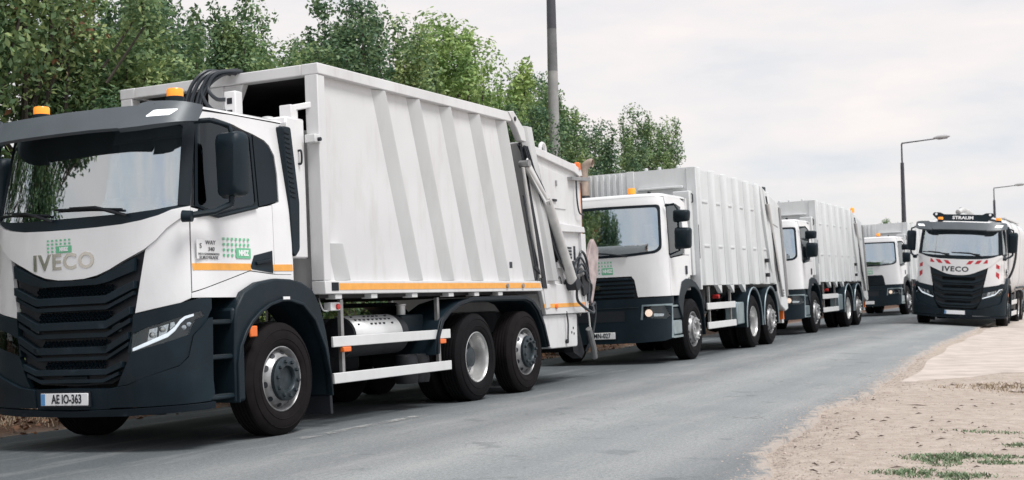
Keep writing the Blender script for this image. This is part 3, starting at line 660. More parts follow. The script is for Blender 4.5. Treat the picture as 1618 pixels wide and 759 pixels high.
    # wheel arch, steps
    outer = [(.74, .36), (.735, .80), (.715, 1.08), (.69, 1.194), (.573, 1.336), (.351, 1.424), (.076, 1.459), (-.16, 1.452), (-.333, 1.424), (-.511, 1.353), (-.63, 1.20), (-.72, .95), (-.775, .70), (-.80, .33)]
    inner = [(-.755, .31), (-.735, .52), (-.657, .78), (-.499, 1.05), (-.305, 1.20), (-.10, 1.243), (.022, 1.241), (.2, 1.205), (.342, 1.141), (.47, 1.06), (.569, .965), (.66, .83), (.70, .70), (.705, .36)]
    lip = [(x*1.02-.003, z) for x, z in inner]
    for s in (1, -1):
        fe = MB().prism(outer+inner, 1, s*.80, s*1.235).build('wheel_arch', 'plastic', root, 40, bevel=.02)
        MB().prism([(x+(.035 if x > 0 else -.0)*0, z+.0) for x, z in [(a+(.022 if a > 0 else -.022), b+(.025 if b > .7 else 0)) for a, b in inner[::-1]]]+inner, 1, s*1.18, s*1.262).build('arch_lip', 'plastic', fe, 40, bevel=.008)
        MB().prism([(-.80, .36), (-.76, .30), (-.775, .13), (-.815, .13)], 1, s*.86, s*1.22).build('mud_flap', 'black', fe)
        MB().box(.43, .535, s*1.236, s*1.262, .93, 1.03).build('side_marker', 'marker', fe, bevel=.01)
        MB().box(-.085, .02, s*1.258, s*1.264, 1.262, 1.288).build('arch_sticker', 'plate_white', fe)
        MB().box(.60, 1.06, s*.84, s*.88, .36, 1.3).build('step_well', 'black', root)
        MB().box(.56, .72, s*.86, s*1.215, .36, 1.20).build('step_column', 'plastic', root, bevel=.03)
        for z, d in ((1.09, 1.20), (.785, 1.21), (.44, 1.22)):
            st = MB().box(.70, 1.075, s*.88, s*d, z-.035, z).build('step', 'plastic', root, bevel=.012)
            MB().box(.73, 1.05, s*(d-.10), s*(d-.01), z+.001, z+.008).build('tread', 'hub_grey', st)
    # dark snorkel strip at the rear corner
    for s in (1, -1):
        sn = MB().prism(rounded([(-.205, 2.925), (-.335, 2.925), (-.445, 2.20), (-.425, 1.74), (-.35, 1.67), (-.30, 1.70), (-.275, 2.18)], .03), 1, s*.90, s*1.165)
        so = sn.build('air_intake', 'plastic', root, 40, bevel=.012)
        for k in range(14):
            z = 2.86-k*.047; x = -.245-(2.9-z)*.13
            MB().bar((x+.035, s*1.168, z+.006), (x-.045, s*1.168, z-.006), .012, .012, up=(0, 1, 0)).build('louvre', 'plastic_gloss', so)
def chassis(root, x1, y=.42, rear_axles=(-4.0, -5.38), front=1.15):
    c = MB().box(x1, front-.2, y-.04, y+.04, .78, 1.06).box(x1, front-.2, -y-.04, -y+.04, .78, 1.06)
    for k in range(7): c.box(-1-k*.85, -.94-k*.85, -y, y, .82, 1.0)
    fr_ = c.build('chassis_frame', 'chassis', root, bevel=.008)
    a = MB().tube([(0, -1, .5), (0, 1, .5)], .07, 10)
    for x in rear_axles: a.tube([(x, -1, .525), (x, 1, .525)], .09, 10).lathe([(.0, -.2), (.2, -.15), (.24, 0), (.2, .15), (0, .2)], c=(x, 0, .525), ax=1, n=16)
    a.build('axles', 'chassis', root, 40)
    MB().box(-.6, .95, -.55, .55, .38, 1.3).box(-2.9, -.6, -.25, .25, .45, .95).build('engine', 'chassis', root, bevel=.05)
    return fr_

# ------------------------------------------------------------------ lead refuse truck
def bent(pts, n=6):     # smooth curve through control points
    P = [Vector(p) for p in pts]; out = []
    for i in range(len(P)-1):
        p0, p1, p2, p3 = P[max(i-1, 0)], P[i], P[i+1], P[min(i+2, len(P)-1)]
        for k in range(n):
            t = k/n; out.append(.5*((2*p1)+(p2-p0)*t+(2*p0-5*p1+4*p2-p3)*t*t+(3*p1-p0-3*p2+p3)*t**3))
    return out+[P[-1]]
def side_guard(root, x0, x1, z1, z2, s, hgt=.105, marker=True):
    for z in (z1, z2):
        MB().box(x1, x0, s*1.195, s*1.225, z-hgt, z).build('side_rail', 'aluminium', root, bevel=.006)
    for x in (x0-.22, x1+.22):
        MB().box(x-.025, x+.025, s*1.155, s*1.194, z2-hgt, 1.25).build('rail_post', 'steel', root)
        if marker: MB().box(x-.085, x+.055, s*1.19, s*1.24, z1-hgt-.055, z1-hgt-.004).build('side_marker', 'marker', root, bevel=.008)
def lead_truck():
    root = empty('refuse_truck')
    tall_grille_cab(root); chassis(root, -6.6)
    for s in (1, -1):
        wheel(root, 0, 1.225, 'front', s, tyre='tyre_dusty'); wheel(root, -4.0, 1.225, 'dual', s, rim='rim_bright'); wheel(root, -5.385, 1.225, 'tag', s, tyre='tyre_dusty')
    # door writing
    yy = 1.168
    MB().box(.81, 1.128, 1.158, 1.162, 1.63, 1.80).build('dealer_sticker', 'cab_white', root)
    text('sticker_letters', 'S', .06, 'ink', root, (1.08, yy, 1.742), SX, FY, .001, 1.1)
    text('sticker_letters', 'WAY', .052, 'ink', root, (.945, yy, 1.772), SX, (-.12, 0, .99), .001, 1.15, bold=.0)
    text('sticker_letters', '340', .052, 'ink', root, (.935, yy, 1.715), SX, (-.12, 0, .99), .001, 1.15, bold=.0)
    text('sticker_letters', 'IVECO SZAKKERESKEDES', .026, 'hub_grey', root, (.97, yy, 1.672), SX, FY, .001, 1.0)
    text('sticker_letters', 'EUROTRADE', .040, 'ink', root, (.97, yy, 1.640), SX, FY, .001, 1.12, bold=.0)
    logo(root, 'badge_dots', ((.785, 1.165, 1.642), SX, FY), .415, .195, cols=7)
    # ---- container
    SL = .327                                                   # lean of the ribs and the rear end
    rx = lambda z: -5.07-(3.6-z)*.355                           # rear edge of the container
    side = [(-.70, 1.44), (-.70, 3.50), (rx(3.50)+.05, 3.50), (rx(1.44)+.05, 1.44)]
    for s in (1, -1):
        MB().prism(side, 1, s*1.165, s*1.19).build('side_sheet', 'body_white', root)
        MB().prism([(-.69, 1.305), (-.69, 1.438), (rx(1.438)+.02, 1.438), (rx(1.305), 1.305)], 1, s*1.10, s*1.262).build('bottom_rail', 'body_white', root, bevel=.008)
        MB().prism([(-.69, 3.488), (-.69, 3.600), (-5.20, 3.612), (rx(3.49), 3.488)], 1, s*1.06, s*1.262).build('top_rail', 'body_white', root, bevel=.01)
        MB().prism([(-.69, 1.44), (-.69, 3.486), (-.82, 3.486), (-.82, 1.44)], 1, s*1.10, s*1.252).build('corner_post', 'body_white', root, bevel=.008)
        for k in range(7):                                      # leaning ribs, folded from sheet
            def strip(x, z): return x-(3.46-z)*SL
            x0 = -1.03-.747*k if k else -.283
            if k == 0: x0 = -1.03+.747
            z1, z0 = 3.485, 1.441
            if k == 0: z1 = 3.46-(-.82-x0)/-SL if False else 3.46-(.82+x0)/SL
            last = (k == 6)
            wd = (.02, .185, .225, .24) if not last else (.0, .10, .26, .33)
            m = MB(); pr = [(wd[0], 1.186), (wd[1], 1.256), (wd[2], 1.256), (wd[3], 1.186)]
            if k == 0: z1 = 3.46-(-.82-(-1.03+.747))/(-SL)*1.0
            ta, tb = (3.485, 1.441)
            if k == 0: ta = 3.46-(.82-.283)/SL
            vs = [(strip(x0-a, z), s*y, z) for z in (ta, tb) for a, y in pr]
            if k == 0: vs = [(min(p[0], -.822), p[1], p[2]) for p in vs]
            m.add(vs, [(0, 1, 5, 4), (1, 2, 6, 5), (2, 3, 7, 6), (0, 4, 7, 3), (0, 3, 2, 1), (4, 5, 6, 7)])
            m.build('rib', 'rib_white', root, bevel=.006)
        MB().prism([(-.94, 1.345), (-.94, 1.412), (rx(1.41)+.05, 1.412), (rx(1.345)+.05, 1.345)], 1, s*1.2622, s*1.2655).build('orange_stripe', 'orange_tape', root)
        MB().box(-.925, -.80, s*1.2622, s*1.2665, 1.338, 1.42).build('reflector_patch', 'plastic_gloss', root)
        for x in (-4.78, -5.24): MB().tube([(x, s*1.262, 1.376), (x, s*1.285, 1.376)], .03, 12).build('drain_plug', 'steel', root, 40)
        for x in (-.92, -1.6, -2.45, -3.3, -3.95, -4.6): MB().box(x-.09, x+.03, s*1.12, s*1.245, 1.255, 1.303).build('mount_bracket', 'aluminium', root, bevel=.005)
        MB().box(-4.98, -4.90, s*1.253, s*1.257, 1.60, 1.68).build('data_plate', 'hub_grey', root)
        # mudguard over the two rear axles
        o_ = [(-2.93, .60), (-2.955, .80), (-3.05, .98), (-3.25, 1.10), (-3.5, 1.185), (-3.83, 1.235), (-4.6, 1.24), (-5.35, 1.238), (-5.56, 1.19), (-5.76, 1.07), (-5.92, .84), (-6.05, .55)]
        i_ = [(-6.0, .55), (-5.87, .83), (-5.71, 1.03), (-5.53, 1.145), (-5.34, 1.185), (-4.6, 1.188), (-3.84, 1.185), (-3.52, 1.135), (-3.28, 1.055), (-3.10, .95), (-3.0, .79), (-2.975, .60)]
        mg = MB().prism(o_+i_, 1, s*.70, s*1.235).build('mudguard', 'plastic', root, 40, bevel=.012)
        MB().prism([(a, b+.008) for a, b in o_]+[(a+(.0), b+.012) for a, b in i_], 1, s*1.236, s*1.262).build('mudguard_lip', 'plastic_gloss', mg, 40, bevel=.008)
        side_guard(root, -.855, -3.31, .883, .521, s)
        MB().tube(bent([(-.86, s*1.05, 1.30), (-.80, s*1.12, 1.22), (-.82, s*1.14, 1.15), (-.9, s*1.15, 1.14)]), .008, 6).build('cable', 'aluminium', root, 40)
        sw = MB().box(-1.075, -.885, s*1.10, s*1.19, 1.14, 1.225).build('switch_box', 'cab_white', root, bevel=.008)
        MB().lathe([(.028, s*1.19), (.03, s*1.21), (.0, s*1.215)], c=(-1.0, 0, 1.18), ax=1, n=14).build('red_button', 'red', sw, 40)
    for z0, z1, nm in ((3.488, 3.598, 'front_beam'),):
        MB().prism([(-.688, 3.490), (-.688, 3.598), (-.82, 3.598), (-.82, 3.490)], 1, -1.06, 1.06).build(nm, 'body_white', root, bevel=.01)
    MB().box(-5.15, -.82, -1.06, 1.06, 3.555, 3.585).build('roof_sheet', 'body_white', root)
    MB().box(-5.88, -.72, -1.16, 1.16, 1.27, 1.36).build('floor_sheet', 'grime_and_dark_gap', root)
    # dark load space behind the open front frame
    MB().box(-3.0, -2.95, -1.16, 1.16, 1.36, 3.55).box(-2.95, -.83, -1.162, -1.13, 1.36, 3.48).box(-2.95, -.83, 1.13, 1.162, 1.36, 3.48).box(-2.95, -.83, -1.13, 1.13, 3.50, 3.553).build('load_space', 'grime_and_dark_gap', root)
    MB().box(-.80, -.76, -1.10, 1.10, 1.37, 2.95).build('front_wall', 'body_white', root)
    MB().box(-.83, -.70, -.10, .09, 2.95, 3.488).build('centre_post', 'body_white', root, bevel=.008)
    MB().prism([(.09, 3.488), (.34, 3.488), (.20, 3.20), (.09, 2.96)], 0, -.80, -.72).build('gusset', 'body_white', root, bevel=.005)
    # hydraulic tank behind the cab with fittings and hoses
    tk = MB().box(-.66, -.345, -.30, 1.10, 1.66, 3.045).build('hydraulic_tank', 'cab_white', root, bevel=.02)
    MB().tube(bent([(-.54, 1.10, 2.72), (-.54, 1.135, 2.71), (-.54, 1.135, 2.60), (-.54, 1.10, 2.59)]), .012, 6).build('handle', 'black', tk, 40)
    for x, y, r, h in ((-.5, .42, .07, .07), (-.46, .60, .05, .05), (-.5, .78, .055, .035), (-.42, .30, .035, .06)):
        MB().lathe([(r*1.25, 3.045), (r*1.25, 3.06), (r, 3.062), (r, 3.045+h), (r*.5, 3.05+h), (0, 3.052+h)], c=(x, y, 0), n=16).build('filler_cap', 'aluminium', tk, 40)
    MB().box(-.62, -.50, .92, 1.06, 3.045, 3.18).bar((-.56, 1.0, 3.15), (-.72, 1.16, 3.19), .05, .06).build('support_bracket', 'cab_white', tk, bevel=.008)
    MB().box(-.70, -.60, 1.14, 1.26, 2.80, 2.88).build('latch', 'aluminium', root, bevel=.006)
    MB().tube([(-.66, 1.26, 2.83), (-.66, 1.29, 2.83)], .02, 8).build('latch_pin', 'black', root)
    vb = MB().box(-.48, -.36, .36, .50, 3.06, 3.36).build('valve_block', 'cab_white', root, bevel=.01)
    for z in (3.14, 3.26): MB().box(-.362, -.355, .40, .46, z-.03, z+.03).build('valve_port', 'black', vb)
    hs = [[(-.30, -.10, 3.02), (-.31, -.08, 3.25), (-.36, -.02, 3.48), (-.50, .05, 3.62), (-.72, .10, 3.63)],
          [(-.30, -.05, 3.02), (-.31, -.02, 3.25), (-.37, .05, 3.49), (-.52, .12, 3.61), (-.74, .15, 3.61)],
          [(-.33, .0, 3.02), (-.33, .04, 3.25), (-.38, .10, 3.46), (-.52, .18, 3.59), (-.74, .20, 3.60)],
          [(-.33, .05, 3.02), (-.33, .08, 3.22), (-.38, .15, 3.44), (-.54, .24, 3.58), (-.74, .27, 3.60)],
          [(-.36, .38, 3.28), (-.35, .27, 3.30), (-.36, .17, 3.42), (-.45, .22, 3.57), (-.72, .32, 3.62)],
          [(-.36, .38, 3.16), (-.34, .22, 3.20), (-.35, .10, 3.38), (-.43, .17, 3.57), (-.72, .27, 3.64)]]
    for h in hs: MB().tube(bent(h), .020, 8).build('hose', 'hose', root, 40)
    # clutter between the rails
    mu = MB().tube([(-1.40, .92, .86), (-2.52, .92, .86)], [.21, .21], 24).build('muffler', 'chassis', root, 40)
    sh = MB()
    for i in range(13):
        for k in range(12):
            pass
    pts = [( .225*math.cos(a), .225*math.sin(a)) for a in [math.pi*(.02+.5*i/8) for i in range(-2, 10)]]
    m = MB()
    for x in (-1.42, -2.36):
        m.v += [(x, .92+q, .86+p) for q, p in [(a, b) for a, b in pts]]
    n = len(pts); m.f = [(i, i+1, n+i+1, n+i) for i in range(n-1)]; shd = m.build('heat_shield', 'aluminium', mu, 40)
    sd_ = shd.modifiers.new('thick', 'SOLIDIFY'); sd_.thickness = .008
    hm = MB()
    for i in range(9):
        for a in (35, 50, 65):
            if (i in (3, 4, 5, 6) or a == 50 or i in (0, 8)):
                a_ = R(a); x = -1.52-.085*i; y, z = .92+.227*math.cos(a_), .86+.227*math.sin(a_); hm.box(x-.016, x+.016, y-.006, y+.006, z-.010, z+.010)
    hm.build('shield_holes', 'black', mu)
    MB().box(-3.05, -2.55, .65, 1.02, .80, 1.07).build('battery_box', 'plastic', root, bevel=.02)
    for k in range(2): MB().lathe([(.12, .30), (.135, .36), (.135, .56), (.12, .62)], c=(-2.68-.27*k, .98, 0), n=16).build('air_tank', 'chassis', root, 40)
    MB().lathe([(.05, 1.06), (.05, 1.17), (.06, 1.175), (.06, 1.19), (0, 1.19)], c=(-2.75, .9, 0), n=12).build('filter', 'aluminium', root, 40)
    MB().box(-2.4, -1.2, -1.0, -.4, .45, 1.05).build('fuel_tank', 'chassis', root, bevel=.06)
    # ---- tailgate
    tg = [(-5.56, 3.285), (-5.80, 3.262), (-7.30, 3.105), (-7.50, 3.06), (-7.555, 2.98), (-7.56, 2.2), (-7.56, 1.05), (-6.05, 1.05), (rx(1.30)-.14, 1.32)]
    tl = MB().prism(tg, 1, -1.17, 1.17).build('tailgate', 'body_white', root, bevel=.02)
    for s in (1, -1):
        fr_o = [(-5.62, 3.285), (-7.30, 3.11), (-7.52, 3.06), (-7.565, 2.97), (-7.45, 2.95), (-7.27, 3.0), (-5.72, 3.17), (-5.86, 2.6), (-6.02, 2.0), (-6.22, 1.08), (-6.07, 1.06)]
        MB().prism(fr_o, 1, s*1.16, s*1.215).build('tail_frame', 'body_white', tl, bevel=.008)
        MB().prism([(-6.25, 2.12), (-6.45, 2.25), (-7.52, 2.22), (-7.54, 2.14)], 1, s*1.165, s*1.225).build('tail_shelf', 'body_white', tl, bevel=.008)
        MB().prism([(-7.40, 1.45), (-7.40, 2.12), (-7.555, 2.12), (-7.555, 1.05), (-7.47, 1.05)], 1, s*1.165, s*1.222).build('tail_post', 'body_white', tl, bevel=.006)
        MB().prism([(-6.55, 1.62), (-6.50, 1.70), (-7.40, 1.70), (-7.40, 1.62)], 1, s*1.165, s*1.218).build('tail_ledge', 'body_white', tl, bevel=.006)
        MB().prism([(-6.30, 2.45), (-6.10, 3.02), (-6.95, 2.93), (-6.98, 2.45)], 1, s*1.168, s*1.182).build('hatch', 'body_white', tl, bevel=.006)
        MB().box(-6.62, -6.50, s*1.182, s*1.205, 2.545, 2.575).build('hatch_handle', 'black', tl)
        MB().box(-6.66, -6.63, s*1.182, s*1.200, 2.76, 2.84).build('hatch_latch', 'steel', tl)
        for k in range(4): MB().box(-7.13, -6.98, s*1.17, s*1.176, 1.76+k*.045, 1.79+k*.045).build('vent_slot', 'hub_grey', tl)
        MB().box(-7.26, -7.20, s*1.17, s*1.178, 1.74, 1.94).build('vent_slot', 'black', tl)
        # sloping lower cheek and its stripe
        MB().prism([(-5.93, 1.40), (-6.62, 1.40), (-7.56, 1.35), (-7.57, .985), (-6.08, .985)], 1, s*1.14, s*1.205).build('tail_cheek', 'body_white', tl, bevel=.01)
        MB().prism([(-6.03, 1.075), (-7.565, 1.08), (-7.565, 1.135), (-6.02, 1.13)], 1, s*1.2052, s*1.2085).build('orange_stripe', 'orange_tape', tl)
        MB().lathe([(.035, s*1.208), (.035, s*1.225), (0, s*1.23)], c=(-6.42, 0, 1.095), ax=1, n=14).build('side_marker', 'marker', tl, 40)
        lb = MB().prism(rounded([(-6.08, .98), (-7.24, .98), (-7.22, .515), (-6.30, .52), (-6.13, .58)], .05), 1, s*.96, s*1.165).build('lower_box', 'body_white', tl, 40, bevel=.012)
        MB().tube(bent([(-6.78, s*1.20, 1.02), (-6.80, s*1.21, .86), (-6.80, s*1.20, .66), (-6.82, s*1.19, .60)]), .012, 6).build('cable', 'hose', lb, 40)
        MB().tube([(-6.80, s*1.165, .60), (-6.80, s*1.20, .60)], .03, 8).build('plug', 'black', lb)
        for x, z in ((-7.08, .78), (-7.02, .72), (-7.10, .70)): MB().box(x-.015, x+.015, s*1.165, s*1.170, z-.015, z+.015).build('bolt', 'black', lb)
        # rear frame gusset on the container, lift cylinder and its rod
        MB().prism([(-5.02, 3.615), (-5.18, 3.635), (-5.49, 3.427), (-5.535, 3.262), (-5.38, 3.27), (-5.25, 3.42)], 1, s*1.18, s*1.275).build('hinge_plate', 'body_white', root, bevel=.01)
        MB().tube([(-5.20, s*1.275, 3.535), (-5.20, s*1.285, 3.535)], .03, 10).build('hinge_pin', 'black', root)
        MB().tube([(-5.47, s*1.27, 2.95), (-6.10, s*1.27, 2.52)], .045, 12).build('cylinder_rod', 'cyl_grey', tl, 40)
        MB().bar((-5.46, s*1.29, 3.00), (-6.12, s*1.29, 2.47), .02, .13).build('rod_cover', 'body_white', tl, bevel=.006)
        MB().tube([(-6.08, s*1.28, 2.54), (-6.87, s*1.28, 1.41)], .075, 16).build('cylinder_barrel', 'cyl_grey', tl, 40)
        for p in ((-5.46, 2.97), (-6.10, 2.50)): MB().tube([(p[0], s*1.2, p[1]), (p[0], s*1.34, p[1])], .05, 12).build('pivot', 'steel', tl, 40)
        MB().tube([(-6.88, s*1.18, 1.39), (-6.88, s*1.36, 1.39)], .085, 16).build('pivot', 'black', tl, 40)
        MB().tube([(-5.40, s*1.27, 2.92), (-5.62, s*1.27, 2.05), (-5.78, s*1.27, 1.48)], [.022, .03, .02], 10).build('lock_rod', 'cyl_grey', tl, 40)
        MB().tube(bent([(-5.55, s*1.22, 3.2), (-5.75, s*1.24, 2.95), (-6.1, s*1.25, 2.62), (-6.2, s*1.22, 2.3), (-6.6, s*1.24, 1.95), (-6.95, s*1.25, 1.6), (-7.3, s*1.24, 1.35)]), .022, 8).build('hose', 'hose', tl, 40)
        MB().tube(bent([(-5.45, s*1.2, 3.24), (-5.7, s*1.2, 3.02), (-5.85, s*1.22, 2.8), (-6.15, s*1.2, 2.55)]), .028, 8).build('hose', 'hose', tl, 40)
        MB().tube(bent([(-5.52, s*1.26, 2.1), (-5.60, s*1.27, 1.9), (-5.72, s*1.27, 1.6), (-5.70, s*1.22, 1.3)]), .018, 8).build('hose', 'hose', tl, 40)
        MB().prism([(-5.50, 3.26), (-5.66, 3.27), (-6.30, 2.45), (-6.62, 1.75), (-6.40, 1.55), (-6.12, 2.15), (-5.80, 2.75)], 1, s*1.171, s*1.185).build('gap_shade', 'grime_and_dark_gap', tl)  # dark sheet stands in for the shade at the tailgate gap
        MB().prism([(-5.44, 3.20), (-5.52, 3.20), (-6.02, 1.75), (-6.12, 1.34), (-5.98, 1.34)], 1, s*1.216, s*1.222).build('seal', 'black', tl)
        for d_ in (.0, .05, .10): MB().tube(bent([(-5.52-d_, s*1.24, 3.22), (-5.68-d_, s*1.26, 2.9), (-5.9-d_, s*1.25, 2.62), (-6.05-d_, s*1.24, 2.3), (-6.45-d_, s*1.24, 1.8), (-6.72-d_, s*1.25, 1.55)]), .014, 6).build('hose', 'hose', tl, 40)
        MB().tube(bent([(-5.36, s*1.275, 2.55), (-5.42, s*1.285, 2.3), (-5.56, s*1.28, 1.9), (-5.66, s*1.27, 1.62)]), .014, 6).build('hose', 'hose', tl, 40)
        MB().bar((-5.62, s*1.275, 1.62), (-5.86, s*1.275, 1.50), .03, .05).build('lock_lever', 'chassis', tl)
        for k in range(3): MB().tube(bent([(-6.95-.1*k, s*1.24, 1.55), (-7.15-.1*k, s*1.27, 1.78-.1*k), (-7.45, s*1.26, 1.62-.08*k), (-7.70-.03*k, s*1.2, 1.36), (-7.74, s*1.15, 1.1)]), .016, 6).build('hose', 'hose', tl, 40)
        MB().prism([(-7.28, 1.50), (-7.56, 1.56), (-7.60, 1.30), (-7.34, 1.22)], 1, s*1.222, s*1.25).build('control_box', 'chassis', tl)
        MB().prism([(-7.36, 1.12), (-7.60, 1.12), (-7.48, 1.0)], 1, s*1.2086, s*1.212).build('warning_mark', 'salmon_tape', tl)
        MB().tube(bent([(-6.62+.06*math.cos(a), s*1.19, 1.33+.17*math.sin(a)) for a in [R(60+30*i) for i in range(9)]], 3), .008, 5).build('chain', 'hub_grey', tl)
        MB().tube([(-7.585, s*1.14, 3.0), (-7.585, s*1.14, 1.2)], .022, 6).build('edge_tape', 'salmon_tape', tl)
        MB().tube(bent([(-7.18, s*1.22, 1.55), (-7.25, s*1.26, 1.85), (-7.45, s*1.26, 1.75), (-7.55, s*1.24, 1.45), (-7.5, s*1.24, 1.15)]), .02, 8).build('hose', 'hose', tl, 40)
        MB().tube(bent([(-7.05, s*1.22, 1.72), (-7.02, s*1.28, 1.45), (-7.0, s*1.28, 1.2), (-7.15, s*1.28, 1.1), (-7.6, s*1.27, .98), (-7.75, s*1.2, 1.1)]), .020, 8).build('hose', 'hose', tl, 40)
    MB().tube(bent([(-6.38, 1.08, 3.18), (-6.40, 1.08, 3.30), (-6.47, 1.08, 3.35), (-6.55, 1.08, 3.30), (-6.56, 1.08, 3.16)]), .028, 8).build('lifting_eye', 'body_white', tl, 40)
    lm = MB().box(-7.50, -7.28, 1.02, 1.18, 3.02, 3.135).build('tail_lamp_bracket', 'body_white', tl, bevel=.01)
    MB().lathe([(.05, 3.05), (.05, 3.14), (.03, 3.16), (0, 3.16)], c=(-7.46, 1.18, 0), n=14).build('tail_lamp', 'marker', lm, 40)
    MB().bar((-7.1, 1.2, 2.90), (-7.75, 1.2, 2.93), .09, .05).build('lamp_shelf', 'steel', lm)
    MB().tube(bent([(-7.3, 1.22, 2.88), (-7.28, 1.23, 2.6), (-7.35, 1.23, 2.42), (-7.5, 1.23, 2.40)]), .012, 6).build('cable', 'hose', lm, 40)
    MB().box(-7.74, -7.66, 1.02, 1.12, 2.35, 2.88).build('lamp_post', 'chassis', lm)
    # bin lift at the rear
    lf = MB().prism([(-7.92, 2.0), (-8.02, 2.07), (-8.20, 1.92), (-8.14, 1.62), (-7.86, 1.08), (-7.66, 1.34), (-7.74, 1.72)], 1, 1.10, 1.16).build('bin_lift', 'plate_worn', root, bevel=.01)
    MB().prism([(-7.60, .42), (-7.62, 1.9), (-7.70, 1.9), (-7.74, .42)], 1, -1.0, .97).build('lift_frame', 'chassis', lf)
    for s in (1, -1):
        MB().tube([(-7.5, s*1.05, 1.45), (-7.78, s*1.05, 1.75), (-7.9, s*1.02, 1.95)], .04, 8).build('lift_arm', 'chassis', lf, 40)
        MB().tube([(-7.45, s*1.1, .95), (-7.62, s*1.15, 1.25), (-7.82, s*1.12, 1.42)], .035, 8).build('lift_arm', 'steel', lf, 40)
    MB().tube(bent([(-7.60, 1.25, 1.06), (-7.85, 1.2, 1.12), (-7.95, 1.15, .9), (-7.90, 1.1, .6), (-7.80, 1.05, .42)]), .02, 8).build('grab_rail', 'hose', lf, 40)
    MB().tube(bent([(-7.75, 1.0, 1.02), (-8.0, 1.0, 1.06), (-8.08, 1.0, .95), (-8.12, 1.0, .6)]), .014, 8).build('grab_rail', 'aluminium', lf, 40)
    MB().tube([(-7.62, 1.18, .75), (-7.85, 1.15, .45), (-7.95, 1.12, .32)], .045, 8).build('lift_foot', 'steel', lf, 40)
    MB().prism([(-7.3, .9), (-7.62, .9), (-7.85, .40), (-7.75, .32), (-7.45, .42)], 1, .85, 1.0).build('lift_foot', 'chassis', lf)
    return root
T1 = lead_truck()
tag(T1, 'large white refuse truck in front with dark ribbed grille, leaning ribs and amber roof beacons', 'truck')
pose(T1, -3.24675, 12.9800, 0.0, -2.0159, .02603, .00698)

